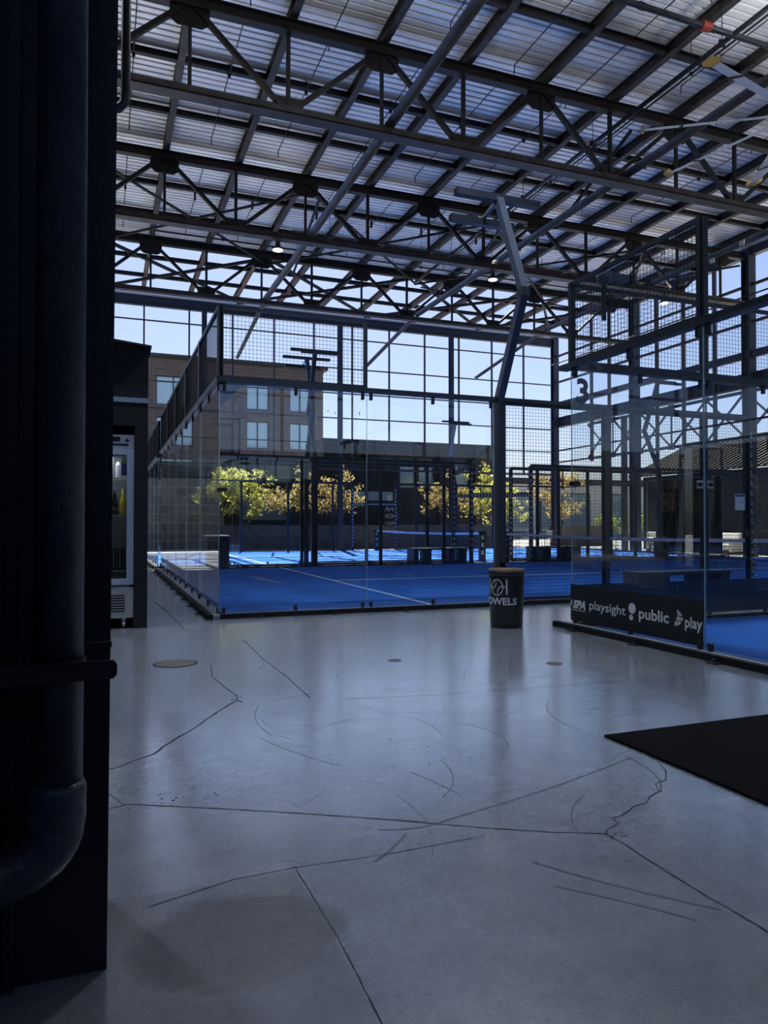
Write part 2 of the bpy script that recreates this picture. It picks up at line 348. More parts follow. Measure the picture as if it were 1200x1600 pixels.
def strip(mb, pts, wd, z=0.0008, jit=0.3):
    P = [Vector((a, b_, 0)) for a, b_ in pts]; out = []
    for i in range(len(P) - 1):
        k = max(1, int((P[i + 1] - P[i]).length / 0.035))
        for j in range(k): out.append(P[i].lerp(P[i + 1], j / k) + Vector((random.uniform(-1, 1), random.uniform(-1, 1), 0)) * wd * jit)
    out.append(P[-1]); vs = []; fs = []
    for i, p in enumerate(out):
        d = (out[min(i + 1, len(out) - 1)] - out[max(0, i - 1)]).normalized(); r = Vector((-d.y, d.x, 0)); ww = wd * random.uniform(0.3, 0.7)
        vs += [p + r * ww + Vector((0, 0, z)), p - r * ww + Vector((0, 0, z))]
    for i in range(len(out) - 1): fs.append((2 * i, 2 * i + 1, 2 * i + 3, 2 * i + 2))
    mb.add(vs, fs)
for pts, wd in zip(CR, CW):
    mb = MB(); strip(mb, pts, wd); mb.build('crack', 'crack_dark', fl)
mb = MB()
for k in range(70):      # chipped pits beside the cracks
    if k < 30: x, y = random.gauss(-1.12, 0.12), random.gauss(-6.13, 0.035)
    elif k < 50: x, y = random.gauss(0.15, 0.18), random.gauss(-5.95, 0.25)
    elif k < 58: x, y = random.gauss(-0.52, 0.02), random.gauss(-4.42, 0.07)
    else: x, y = random.gauss(0.46, 0.02), random.gauss(-7.12, 0.02)
    if x < -1.28: continue
    r = random.uniform(0.002, 0.006) * (1.8 if 50 <= k < 58 else 1); a0 = random.uniform(0, 6)
    mb.add([(x + r * math.cos(a0 + t) * random.uniform(0.6, 1.6), y + r * math.sin(a0 + t) * 1.3, 0.001) for t in (0, 1.2, 2.4, 3.7, 5)], [(0, 1, 2, 3, 4)])
o = mb.build('pit', 'crack_dark', fl); o['kind'] = 'stuff'
def arc(x0, y0, x1, y1, bow, k=14):
    d = Vector((x1 - x0, y1 - y0)); nn = Vector((-d.y, d.x))
    return [(x0 + d.x * t + nn.x * bow * 4 * t * (1 - t), y0 + d.y * t + nn.y * bow * 4 * t * (1 - t)) for t in [i / k for i in range(k + 1)]]
mb = MB()
for a in ([-0.36, -6.73, -0.06, -6.74, -0.12], [-0.06, -6.74, 1.16, -6.37, -0.02], [1.13, -6.33, 0.95, -6.81, 0.12], [0.02, -7.35, 0.30, -7.68, 0.02],
          [0.05, -7.18, 0.42, -7.66, -0.03], [-0.47, -6.98, -0.27, -6.80, -0.03]):
    strip(mb, arc(*a), 0.008, 0.0006, 0.1)
for k in range(75):
    x = random.uniform(-0.6, 2.4); y = random.uniform(-7.2, -3.2); a = random.uniform(0, 3.1); l = random.uniform(0.1, 0.7)
    strip(mb, arc(x, y, x + l * math.cos(a), y + l * math.sin(a), random.uniform(-0.15, 0.15)), random.choice((0.0015, 0.0025, 0.004)), 0.0005, 0.1)
o = mb.build('scuff', 'scuff_dark', fl); o['kind'] = 'stuff'

# roof deck: wide flat pans with dark grooves between
mb = MB(); y = -18.0; prof = []
while y < 16.75:
    prof += [(y, 11.17), (y + 0.125, 11.17), (y + 0.127, 11.29), (y + 0.188, 11.29)]; y += 0.19
prof.append((y, 11.17)); k = len(prof)
x0, x1 = -10, WX + 0.35
vs = [(x0, a, z) for a, z in prof] + [(x1, a, z) for a, z in prof]; fs = [(i, i + 1, i + 1 + k, i + k) for i in range(k - 1)]
vs += [(x0, -18, 11.34), (x0, y, 11.34), (x1, y, 11.34), (x1, -18, 11.34)]; q = 2 * k; fs.append((q, q + 1, q + 2, q + 3))
ceil = mb.add(vs, fs).build('ceiling', 'deck'); struct(ceil)
MB().box(x0, x1, y - 0.02, y + 0.06, 11.0, 11.32).build('edge_flashing', 'truss_paint', ceil)

# back wall: open steel grid
def group_root(name): 
    o = bpy.data.objects.new(name, None); col.objects.link(o); return struct(o)
wb = group_root('wall_back')
MB().ibeam((-10, WY, 10.52), (WX, WY, 10.52), 0.22, 0.42).build('header_beam', 'header_paint', wb)
MB().box(-10, WX, WY - 0.15, WY - 0.11, 10.735, 10.775).build('header_cap', 'strut_paint', wb)
MX = [0.13 + 1.83 * k for k in range(-5, 11)]
for x in MX: MB().bar((x, WY, 3.7), (x, WY, 10.4), 0.065, 0.09).build('mullion', 'mullion_paint', wb)
for z, h in ((9.71, .05), (8.34, .05), (7.19, .05), (6.05, .05), (4.9, .05), (4.02, .06), (3.72, .09)):
    MB().box(-10, WX, WY - 0.05, WY + 0.02, z - h / 2, z + h / 2).build('girt', 'mullion_paint', wb)
for x in (-3.6, 2.6, 8.72, 14.4): MB().ibeam((x, WY + 0.08, 0), (x, WY + 0.08, 10.35), 0.20, 0.2).build('column', 'header_paint', wb)
MB().ibeam((WX, WY, 0), (WX, WY, 11.0), 0.3, 0.3, 0.02).build('column', 'header_paint', wb)

# right wall: open steel grid
wr = group_root('wall_right')
for yy in (16.3, 10.23, 4.24, -1.75, -7.8, -13.8): MB().ibeam((WX, yy, 0), (WX, yy, 11.1), 0.34, 0.34, 0.02).build('column', 'header_paint', wr)
for yy in (19.3, 18.0, 14.9, 13.4, 11.8, 7.2, 5.7, 2.2, 0.2): MB().bar((WX, yy, 4.2 if yy not in (18.0, 14.9) else 0), (WX, yy, 11.0), 0.13, 0.10).build('mullion', 'mullion_paint', wr)
for z, h, w_ in ((9.80, .10, .08), (8.46, .10, .08), (7.30, .26, .16), (4.95, .07, .08), (4.35, .07, .08)):
    MB().box(WX - w_ / 2, WX + w_ / 2, -18, WY, z - h / 2, z + h / 2).build('girt', 'header_paint' if w_ > .1 else 'mullion_paint', wr)
MB().ibeam((WX + 0.2, -18, 6.42), (WX + 0.2, WY, 6.42), 0.3, 0.5, 0.02).build('header_beam', 'header_paint', wr)
MB().box(WX - 0.1, WX + 0.15, -18, 16.3, 10.85, 11.15).build('eave_beam', 'header_paint', wr)

MB().box(WX + .4, WX + .5, -18, 4.0, 0, 4.2).build('low_cladding', 'hall_dark', wr)
# left wall and rear wall (behind the camera: clerestory between dark cladding)
struct(MB().box(-10.2, -10, -18, 22.3, 0, 11.2).build('wall_left', 'hall_dark'))
wre = struct(MB().box(-10, WX, -18.2, -18, 0, 4.0).box(-10, WX, -18.2, -18, 8.6, 11.2).build('wall_rear', 'hall_dark'))
for k in range(11): MB().box(-10 + 3 * k - .06, -10 + 3 * k + .06, -18.16, -18.04, 4, 8.6).build('mullion', 'mullion_paint', wre)
MB().box(-10, WX, -18.14, -18.06, 6.1, 6.2).build('girt', 'mullion_paint', wre)

# ---------------------------------------------------------------- roof steel
def truss(y0, label):
    t = thing('roof_truss', label, 'roof truss', (0, y0, 9.12))
    xs = [1.90 + 3.785 * k for k in range(-4, 6)]; xt = [0.05 + 3.785 * k for k in range(-3, 6)]
    xl, xr = -10.0, WX - 0.18; zb, zt = 9.12, 10.82
    b_ = MB()
    for s in (-1, 1): b_.angle((xl, y0 + s * 0.075, zb), (xr, y0 + s * 0.075, zb), 0.13 * s, 0.13, 0.02)
    b_.box(xl, xr, y0 - 0.14, y0 + 0.14, zb - 0.075, zb - 0.055); kid(t, b_.build('bottom_chord', 'beam_paint', t))
    b_ = MB(); b_.ibeam((xl, y0, zt), (xr, y0, zt), 0.20, 0.24, 0.02); kid(t, b_.build('top_chord', 'truss_paint', t))
    for i, x in enumerate(xs):
        if xl < x < xr: kid(t, MB().bar((x, y0, zb), (x, y0, zt), 0.075, 0.075).build('web_vertical', 'truss_paint', t))
        for xx in xt:
            if abs(abs(xx - x) - 1.89) < 0.1 and xl < xx < xr and xl < x < xr:
                for s in (-1, 1): pass
                kid(t, MB().bar((x, y0, zb), (xx, y0, zt), 0.10, 0.09).build('web_diagonal', 'truss_paint', t))
    for xx in xt:
        if xl < xx < xr: kid(t, MB().bar((xx, y0, zb), (xx, y0, zt), 0.065, 0.065).build('web_vertical', 'truss_paint', t))
    for x in xs:
        if xl < x < xr: kid(t, MB().plate([(x - .30, y0 - .012, zb + .02), (x + .30, y0 - .012, zb + .02), (x + .30, y0 - .012, zb + .32), (x - .30, y0 - .012, zb + .32)], (0, .024, 0)).build('gusset_plate', 'truss_paint', t))
    for x in xt:
        if xl < x < xr: kid(t, MB().plate([(x - .36, y0 - .012, zt - .10), (x + .36, y0 - .012, zt - .10), (x + .36, y0 - .012, zt - .36), (x + .22, y0 - .012, zt - .46), (x - .22, y0 - .012, zt - .46), (x - .36, y0 - .012, zt - .36)], (0, .024, 0)).build('gusset_plate', 'truss_paint', t))
    return t
TY = [16.30, 10.23, 4.24, -1.75, -7.80, -13.8]
t0 = truss(TY[0], 'dark steel roof truss at the far edge of the roof deck, sky behind it')
for yy, lb in zip(TY[1:], ('dark steel roof truss one bay nearer than the deck edge, round lamps hanging below', 'nearest complete dark steel roof truss spanning the top of the photo',
                           'dark steel roof truss over the towel bin, just above the photo', 'dark steel roof truss directly above the camera', 'dark steel roof truss behind the camera near the rear wall')):
    dup(t0, (0, yy, 9.12), 0, lb)
# purlins
PX = [0.09 + 1.893 * k for k in range(-4, 11)]
for i, x in enumerate(PX):
    p = thing('roof_purlin', 'dark roof purlin running away from the camera, %s from the left' % ORD[i], 'purlin', (x, 0, 11.0), 0, 'roof purlins running under the deck')
    MB().ibeam((x, -18, 11.05), (x, 16.5, 11.05), 0.15, 0.24, 0.02).build('covered_length', 'beam_paint', p)
    MB().ibeam((x, 16.5, 11.05), (x, WY, 11.0), 0.15, 0.24, 0.02).build('weathered_end', 'weathered_beam', p)
names = {0: 'open bay beyond the deck', 1: 'bay between the two far trusses', 2: 'bay between the nearest and middle trusses', 3: 'bay above the towel bin', 4: 'bay above the camera'}
for i, (a, b_) in enumerate(zip([22.33] + TY[:4], TY[:5])):
    for j, fr in enumerate((0.35, 0.70)):
        yy = b_ + (a - b_) * fr
        tag(MB().ibeam((-10, yy, 11.03 if i else 11.0), (WX, yy, 11.03 if i else 11.0), 0.12, 0.14, 0.02).build('cross_girt', 'truss_paint'),
            'thin dark cross girt, %s one in the %s' % (('nearer', 'farther')[j], names[i]), 'girt', 'cross beams between the trusses')
# struts at bottom chord level
for i, x in enumerate((3.95, 9.78, 15.60, -1.88)):
    nm = ('left of the light pole', 'passing above the light pole', 'over court 3', 'hidden behind the pillar')[i]
    s = thing('roof_strut', 'pale grey strut along the truss bottoms, the one %s' % nm, 'strut', (x, 0, 9.12), 0, 'struts tying the trusses together')
    MB().angle((x, -18, 9.22), (x, 16.3, 9.22), 0.16, 0.12, 0.016, up=(0, 0, -1)).build('level_bar', 'strut_paint', s)
    MB().angle((x, 16.3, 9.20), (x, WY - .1, 8.36), 0.12, 0.10, 0.016, up=(0, 0, -1)).build('sloping_end', 'strut_paint', s)
    for yy in TY: MB().box(x - .13, x + .13, yy - .16, yy + .16, 9.04, 9.055).build('splice_plate', 'beam_paint', s)
# X braces in the roof plane
SX = [-1.88, 3.95, 9.78, 15.60, 20.3]
for (ya, yb, tn, w_) in ((16.45, 22.1, 'open bay beyond the deck', 0.10), (10.23, 16.3, 'bay between the two far trusses', 0.06)):
    for i in range(4):
        xa, xb = SX[i], min(SX[i + 1], 19.9); z = 10.86 if ya > 16 else 10.55
        MBx = MB(); MBx.bar((xa, ya, z), (xb, yb, z), w_, w_); MBx.bar((xa, yb, z - w_ * 1.05), (xb, ya, z - w_ * 1.05), w_, w_)
        tag(MBx.build('cross_brace', 'truss_paint'), 'flat X brace in the %s, %s from the left' % (tn, ORD[i]), 'brace', 'X braces in the roof')
for i, (x, ya, yb) in enumerate(((3.95, 10.23, 16.3), (9.78, 10.23, 16.3), (15.6, 10.23, 16.3), (9.78, 4.24, 10.23))):
    ym = (ya + yb) / 2
    mbx = MB(); mbx.bar((x + .3, ya, 10.4), (x + .3, ym, 9.25), .06, .06); mbx.bar((x + .3, yb, 10.4), (x + .3, ym, 9.25), .06, .06)
    tag(mbx.build('sway_brace', 'truss_paint'), 'V of thin bracing rods hanging between trusses, %s' % ('above the left pane of court 2', 'behind the light pole', 'over court 3', 'nearest to the camera')[i], 'brace', 'sway braces between trusses')
# conduits clipped under the deck
for i in range(9):
    x = 0.09 + 1.893 * (i - 0.5) + 0.1 * math.sin(i * 2.3)
    c = thing('ceiling_conduit', 'thin dark cable run under the deck, %s from the left' % ORD[i], 'cable', (x, 0, 11), 0, 'thin cable runs under the deck')
    mb = MB()
    for (a, b_) in ((-3, 3.2 + (i % 3) * .7), (4.6, 9.2), (10.8, 15.4)): mb.tube([(x, a, 10.98), (x, b_, 10.98)], 0.012, 5); mb.tube([(x, b_, 10.98), (x, b_ + .02, 10.80)], 0.012, 5)
    mb.build('cable', 'truss_paint', c)
    mb = MB()
    for a in (0.5, 6.4, 12.8): mb.box(x - .03, x + .03, a - .03, a + .03, 10.90, 11.17)
    mb.build('hanger_clips', 'truss_paint', c)
# sprinkler pipes
def pipe(pts, r, label, name='sprinkler_pipe', hang=None, m='black_steel'):
    p = thing(name, label, 'pipe', pts[0]); MB().tube(pts, r, 10).build('pipe', m, p, True)
    if hang:
        for q in hang: MB().tube([q, (q[0], q[1], 11.17)], 0.008, 5).box(q[0] - r - .015, q[0] + r + .015, q[1] - .02, q[1] + .02, q[2] - r - .012, q[2] + r + .012).build('hanger', 'truss_paint', p)
    return p
pipe([(9.5, -3, 10.3), (9.5, 15.5, 10.3)], 0.05, 'dark sprinkler main running away from the camera above the light pole', hang=[(9.5, 1, 10.3), (9.5, 4.9, 10.3), (9.5, 8, 10.3), (9.5, 12.5, 10.3)])
pipe([(9.72, -3, 10.35), (9.72, 12.5, 10.35)], 0.02, 'thin dark pipe running beside the sprinkler main', hang=[(9.72, 2, 10.35), (9.72, 7, 10.35)])
p = pipe([(5.8, 0.75, 10.3), (14, 0.75, 10.3)], 0.055, 'dark sprinkler pipe crossing the top right corner with red coupling', hang=[(7.4, .75, 10.3), (9.0, .75, 10.3), (11.2, .75, 10.3)])
MB().tube([(8.75, .75, 10.3), (8.95, .75, 10.3)], 0.085, 10).build('coupling', 'red_valve', p)
pipe([(4, 12.4, 10.25), (19, 12.4, 10.25)], 0.03, 'thin sprinkler branch line crossing behind the middle truss', hang=[(5.2, 12.4, 10.25), (7.1, 12.4, 10.25), (9, 12.4, 10.25), (11, 12.4, 10.25), (13, 12.4, 10.25)])
pipe([(0.0, 13.9, 10.25), (19, 13.9, 10.25)], 0.025, 'thin sprinkler branch line near the far deck edge', hang=[(2.1, 13.9, 10.25), (5.7, 13.9, 10.25), (9, 13.9, 10.25), (12.7, 13.9, 10.25)])
pipe([(WX - .4, -10, 9.3), (WX - .4, 22, 9.3)], 0.03, 'dark conduit along the right wall')
pipe([(-1.6, 12.5, 9.9), (4.5, 10.3, 9.3), (9.5, 10.0, 9.2), (20.0, 10.0, 9.1)], 0.012, 'thin sagging cable strung along the middle truss', 'hanging_cable')
tag(MB().tube([(-1.265, -5, 6.5), (-1.265, -5, 3.67), (-1.275, -5, 3.61), (-1.305, -5, 3.575), (-1.35, -5, 3.565), (-1.5, -5, 3.565)], 0.026, 12).build('drop_pipe', 'black_steel', None, True),
    'black drop pipe with elbow beside the big dark pillar at top left', 'pipe')
# lamps under the middle truss
def fill_spot(x, y, z, e, c):  # spot for the added out-of-view lamps only, brightens the floor
    d = bpy.data.lights.new('fill_spot', 'SPOT'); d.energy = e; d.color = c; d.shadow_soft_size = 0.22; d.spot_size = math.radians(112); d.spot_blend = 1.0
    o = bpy.data.objects.new('fill_spot', d); col.objects.link(o); o.location = (x, y, z)
for i, (x, y) in enumerate(((3.08, 10.35), (9.87, 10.36), (16.57, 10.34))):
    l = thing('high_bay_lamp', 'lit round ceiling lamp under the middle truss, %s of three' % ('left', 'middle', 'right')[i], 'lamp', (x, y, 8.8), 0, 'round lamps under the truss')
    MB().lathe((x, y, 8.80), [(0.16, 0), (0.165, .03), (0.15, .06), (.08, .10), (.06, .22)], 24).build('housing', 'lamp_body', l)
    MB().lathe((x, y, 8.785), [(0.13, 0), (0.14, .014)], 24).build('lamp_lens', 'lamp_lit', l)
    MB().tube([(x, y, 9.0), (x, y, 9.1)], .02, 6).build('stem', 'lamp_body', l)
    up = bpy.data.lights.new('deck_fill_light', 'AREA'); up.shape = 'DISK'; up.size = .3; up.energy = 10; up.color = (1.0, .96, .9)  # added upward light, put in to brighten the deck
    uo = bpy.data.objects.new('deck_fill_light', up); col.objects.link(uo); uo.location = (x, y, 9.12); uo.rotation_euler = (math.pi, 0, 0)
for i, (x, y) in enumerate([(x, y) for y in (-1.75,) for x in (-3.7, 3.08, 9.87, 16.57)]):  # lamps added out of view to brighten floor and deck
    l = thing('high_bay_lamp', 'added round ceiling lamp out of view, put in to brighten the hall', 'lamp', (x, y, 8.8), 0, 'added lamps out of view')
    MB().lathe((x, y, 8.80), [(0.16, 0), (0.165, .03), (0.15, .06), (.08, .10), (.06, .22)], 24).build('housing', 'lamp_body', l)
    MB().lathe((x, y, 8.785), [(0.13, 0), (0.14, .014)], 24).build('lamp_lens', 'lamp_lit', l)
    fill_spot(x, y, 8.70, 1200, (0.86, 0.92, 1.0))
    up = bpy.data.lights.new('deck_fill_light', 'AREA'); up.shape = 'DISK'; up.size = .5; up.energy = 520; up.color = (.92, .95, 1.0)  # added upward fill for the deck, out of view
    uo = bpy.data.objects.new('deck_fill_light', up); col.objects.link(uo); uo.location = (x, y, 9.12); uo.rotation_euler = (math.pi, 0, 0)
# ceiling fan
FX, FY, FZ = 7.76, -2.01, 7.0
fan = thing('ceiling_fan', 'huge white ceiling fan with yellow blade tips at top right', 'ceiling fan', (FX, FY, FZ))
MB().lathe((FX, FY, FZ - .12), [(.10, 0), (.24, .05), (.26, .16), (.16, .26), (.10, .34)], 24).build('hub', 'blade', fan, True)
MB().tube([(FX, FY, FZ + .2), (FX, FY, 11.1)], .045, 10).build('down_rod', 'black_steel', fan)
for k in range(8):
    a = math.radians(12.3 + 45 * k); c, s = math.cos(a), math.sin(a)
    def P(r, t, z): return (FX + r * c - t * s, FY + r * s + t * c, FZ + z)
    mb = MB(); sec = [(-.085, .030), (-.03, .018), (.03, -.004), (.085, -.035), (.085, -.045), (.0, -.012), (-.085, .018)]
    mb.add([P(.24, t, z) for t, z in sec] + [P(2.08, t, z) for t, z in sec], [tuple(range(7)), tuple(range(13, 6, -1))] + [(i, i + 7, (i + 1) % 7 + 7, (i + 1) % 7) for i in range(7)])
    bl = mb.build('blade', 'blade', fan)
    mb = MB(); mb.plate([P(2.08, -.13, .05), P(2.08, .0, .07), P(2.08, .13, -.01), P(2.08, .14, -.06), P(2.08, 0, -.07), P(2.08, -.12, .0)], Vector(P(2.10, 0, 0)) - Vector(P(2.08, 0, 0)))
    w_ = mb.build('winglet', 'winglet', bl, world=False)
    w_.data.transform(Matrix.Translation((-FX, -FY, -FZ)))
    mb = MB(); mb.plate([P(1.55, -.10, .04), P(1.55, .10, -.03), P(1.55, .10, -.06), P(1.55, -.10, .0)], Vector(P(1.58, 0, 0)) - Vector(P(1.55, 0, 0)))
    w_ = mb.build('clip', 'towel_rim', bl, world=False); w_.data.transform(Matrix.Translation((-FX, -FY, -FZ)))

# ---------------------------------------------------------------- padel courts
def court_base(label, x0, x1, y0, y1, lines):
    t = thing('court_turf', label, 'court floor', (x0, y0, 0))
    MB().box(x0 + .06, x1 - .06, y0 + .06, y1 - .06, 0.0, 0.03).build('turf', 'court_blue', t)
    for (a, b_, c, d) in lines: MB().box(a, b_, c, d, 0.03, 0.034).build('court_line', 'white_line', t)
    return t
def hline(x0, x1, y): return (x0, x1, y - .025, y + .025)
def vline(x, y0, y1): return (x - .025, x + .025, y0, y1)
tc_ = court_base('blue artificial turf of court 2, white lines', 0, 20, 0, 10, [vline(3.05, .1, 9.9), vline(16.95, .1, 9.9), hline(3.05, 16.95, 5)])
court_base('blue artificial turf of the far court beyond the benches, in full sun', 0, 20, 11.2, 21.2, [vline(3.05, 11.3, 21.1), vline(16.95, 11.3, 21.1), hline(3.05, 16.95, 16.2)])
court_base('blue artificial turf of court 3, at the right', 3.7, 13.7, -17.9, -2.31, [(3.8, 13.6, -5.385, -5.335), vline(8.7, -17.8, -5.36)])
mb = MB()     # faded print on the turf of court 2
for k in range(9):
    a = Vector((1.56 + .035 * k, 6.3 - .19 * k, .035)); mb.bar(a, a + Vector((.24 - .012 * k, -.16, 0)), .05, .004)
mb.bar((1.5, 6.6, .035), (1.95, 6.45, .035), .07, .004); mb.build('turf_print', 'faint_white', tc_)

# --- panel prototypes (local: along +x, y = 0 plane, z up)
def proto_glass(name='court_glass_sheet', w=2.0):
    t = thing(name, 'x', 'glass sheet')
    mb = MB(); mb.cm = 0; mb.add([(0.004, -.006, .07), (w - .004, -.006, .07), (w - .004, -.006, 2.98), (0.004, -.006, 2.98)], [(0, 1, 2, 3)])
    mb.add([(0.004, .006, .07), (w - .004, .006, .07), (w - .004, .006, 2.98), (0.004, .006, 2.98)], [(3, 2, 1, 0)])
    mb.cm = 1; v = [(0.004, -.006, .07), (w - .004, -.006, .07), (w - .004, -.006, 2.98), (0.004, -.006, 2.98), (0.004, .006, .07), (w - .004, .006, .07), (w - .004, .006, 2.98), (0.004, .006, 2.98)]
    mb.add(v, [(0, 4, 5, 1), (1, 5, 6, 2), (2, 6, 7, 3), (3, 7, 4, 0)])
    kid(t, mb.build('pane', ['court_glass', 'glass_edge'], t))
    for x in (0.06, w / 2, w - .06):
        for z0, z1 in ((0.03, .14), (2.90, 3.0)):
            c = MB(); zz = z1 - .03 if z0 < 1 else z0 + .02; c.box(x - .020, x + .020, -.018, .018, z0, zz if z0 < 1 else z1) if z0 < 1 else c.box(x - .020, x + .020, -.018, .018, zz, z1); c.tube([(x, -.02, zz), (x, .02, zz)], .022, 10)
            kid(t, c.build('clamp', 'court_steel', t))
    return t
G0 = proto_glass(); gused = [False]
def wire(mb, x0, x1, z0, z1, p=0.05, r=0.0022):
    nx = round((x1 - x0) / p); nz = round((z1 - z0) / p)
    def thin(a, b_, ax):
        if ax == 'z': vs = [(a[0] - r, -r, a[1]), (a[0] + r, -r, a[1]), (a[0], r, a[1]), (a[0] - r, -r, b_[1]), (a[0] + r, -r, b_[1]), (a[0], r, b_[1])]
        else: vs = [(a[0], -r, a[1] - r), (a[0], -r, a[1] + r), (a[0], r, a[1]), (b_[0], -r, a[1] - r), (b_[0], -r, a[1] + r), (b_[0], r, a[1])]
        mb.add(vs, [(0, 1, 4, 3), (1, 2, 5, 4), (2, 0, 3, 5)])
    for i in range(nx + 1): thin((x0 + (x1 - x0) * i / nx, z0), (x0 + (x1 - x0) * i / nx, z1), 'z')
    for i in range(nz + 1): thin((x0, z0 + (z1 - z0) * i / nz), (x1, z0 + (z1 - z0) * i / nz), 'x')
PROT = {}
def proto_mesh(w, z0, z1):
    k = (w, z0, z1)
    if k in PROT: return PROT[k], False
    t = thing('mesh_fence', 'x', 'mesh fence')
    mb = MB(); wire(mb, .03, w - .03, z0 + .04, z1 - .03); kid(t, mb.build('wire_mesh', 'court_steel', t))
    f = MB(); f.box(0.0, .045, -.03, .03, z0, z1); f.box(w - .045, w, -.03, .03, z0, z1); f.box(.045, w - .045, -.025, .025, z1 - .04, z1); f.box(.045, w - .045, -.02, .02, z0, z0 + .04)
    kid(t, f.build('frame', 'court_steel', t)); PROT[k] = t; return t, True
def place(proto, fresh, loc, rz, label, group):
    if fresh: proto.matrix_basis = Matrix.Translation(loc) @ Matrix.Rotation(rz, 4, 'Z'); proto['label'] = label; proto['group'] = group; return proto
    return dup(proto, loc, rz, label, group)
def glass(x, y, rz, label, group):
    fresh = not gused[0]; gused[0] = True; return place(G0, fresh, (x, y, 0), rz, label, group)
def mesh(x, y, rz, w, z0, z1, label, group):
    p, f = proto_mesh(w, z0, z1); return place(p, f, (x, y, 0), rz, label, group)
H = math.pi / 2
def rails(p, q, label, top=True, bottom=True):
    p = Vector(p); q = Vector(q); d = (q - p).normalized(); nrm = Vector((d.y, -d.x, 0))
    if bottom:
        t = thing('base_rail', 'black steel base rail along ' + label, 'base rail', p)
        MB().bar(p + Vector((0, 0, .03)) + nrm * .125, q + Vector((0, 0, .03)) + nrm * .125, .07, .06).build('rail', 'rail_black', t)
        MB().bar(p + Vector((0, 0, .028)) + nrm * .035, q + Vector((0, 0, .028)) + nrm * .035, .11, .05).build('kerb_strip', 'concrete_curb', t)
        kk = int((q - p).length); mb = MB()
        for i in range(kk):
            c = p + d * (i + .5 if kk > 4 else i + .45) + nrm * .19; MB().box(c.x - .05, c.x + .05, c.y - .05, c.y + .05, 0, .012).tube([c + Vector((0, 0, .01)), c + Vector((0, 0, .04))], .018, 8).build('anchor_foot', 'black_steel', t)
    if top:
        tag(MB().bar(p + Vector((0, 0, 3.03)), q + Vector((0, 0, 3.03)), .12, .06).build('top_rail', 'court_steel'), 'dark steel top rail over ' + label, 'top rail')
def post(x, y, h, label, group, w_=.09, k2=False, foot=True, z0=0):
    t = thing('fence_post', label, 'post', (x, y, 0), 0, group)
    MB().box(x - w_ / 2, x + w_ / 2, y - w_ / 2, y + w_ / 2, z0, h).build('shaft', 'court_steel', t)
    if foot: MB().box(x - .09, x + .09, y - .13, y + .13, 0, .015).plate([(x - .006, y - .12, .015), (x - .006, y - w_ / 2, .015), (x - .006, y - w_ / 2, .22)], (.012, 0, 0)).build('foot_bracket', 'black_steel', t)
    if k2:
        mb = MB(); z = 0.2
        while z < min(h, 2.9) - .15:
            f = y - w_ / 2 - .0015
            mb.box(x - .03, x - .018, f, f + .001, z, z + .09); mb.bar((x - .018, f, z + .04), (x + .008, f, z + .09), .012, .002, up=(0, 1, 0)); mb.bar((x - .018, f, z + .05), (x + .008, f, z), .012, .002, up=(0, 1, 0))
            for j in range(6): 
                a0, a1 = 1.2 + j * .8, 1.2 + (j + 1) * .8; mb.bar((x + .02 + .02 * math.cos(a0), f, z + .045 + .035 * math.sin(a0)), (x + .02 + .02 * math.cos(a1), f, z + .045 + .035 * math.sin(a1)), .009, .002, up=(0, 1, 0))
            z += .165
        mb.build('sticker_strip', 'print_grey', t)
    return t

c2, c1, c3 = 'court 2', 'the far court', 'court 3'
# court 2 end wall (X = 0)
for k in range(5):
    glass(0, 2 * k, H, 'clear glass sheet, left end wall of %s, %s from the near corner' % (c2, ORD[k]), 'glass panes of the left end wall of court 2')
    mesh(0, 2 * k, H, 2.0, 3.06, 4.0, 'dark raised mesh, left end wall of %s, %s from near corner' % (c2, ORD[k]), 'mesh panels above the left end wall of court 2')
rails((0, 10, 0), (0, -.15, 0), 'the left end wall of ' + c2)
tag(MB().box(.06, .30, 0.1, 9.95, 3.0, 3.012).build('rail_flange', 'concrete_curb'), 'pale flat flange along the top of the left end wall of court 2', 'flange')
# court 2 near side (Y = 0)
glass(0, 0, 0, 'large clear glass pane with grey number 2, left of the pair', 'glass panes of the near side of court 2')
glass(2, 0, 0, 'large clear glass pane between the number 2 pane and the kinked light pole', 'glass panes of the near side of court 2')
mesh(0, 0, 0, 2.0, 3.06, 4.0, 'mesh panel above the glass pane with number 2', 'mesh panels on the near side of court 2')
for k, (x, wd) in enumerate(((4.13, 1.87), (6, 2.0), (8.0, 1.0), (11.1, .9), (12, 2.0), (14, 2.0))):
    mesh(x, 0, 0, wd, .06, 3.0, 'tall mesh fence, near side of %s, %s right of the kinked pole' % (c2, ORD[k]), 'mesh panels on the near side of court 2')
rails((0, 0, 0), (9, 0, 0), 'the near side of ' + c2)
rails((11.1, 0, 0), (20, 0, 0), 'the right half of the near side of ' + c2)
for x in (6, 8, 12, 14): post(x, .02, 3.0, 'dark fence post on the near side of %s, at %d metres from its corner' % (c2, x), 'plain posts of the near fence of court 2', k2=False)
post(9.0, .02, 3.0, 'fence post with white stickers left of the near gateway of ' + c2, 'gate posts with stickers', k2=True)
post(11.1, .02, 3.0, 'fence post with white stickers right of the near gateway of ' + c2, 'gate posts with stickers', k2=True)
tag(MB().box(9.045, 11.055, -.02, .06, 2.05, 2.12).build('gate_header', 'court_steel'), 'dark bar over the near gateway of ' + c2, 'bar')
glass(16, 0, 0, 'clear glass pane on the far right near side of court 2, inner of two', 'glass panes of the near side of court 2')
glass(18, 0, 0, 'clear glass pane on the far right near side of court 2, outer of two', 'glass panes of the near side of court 2')
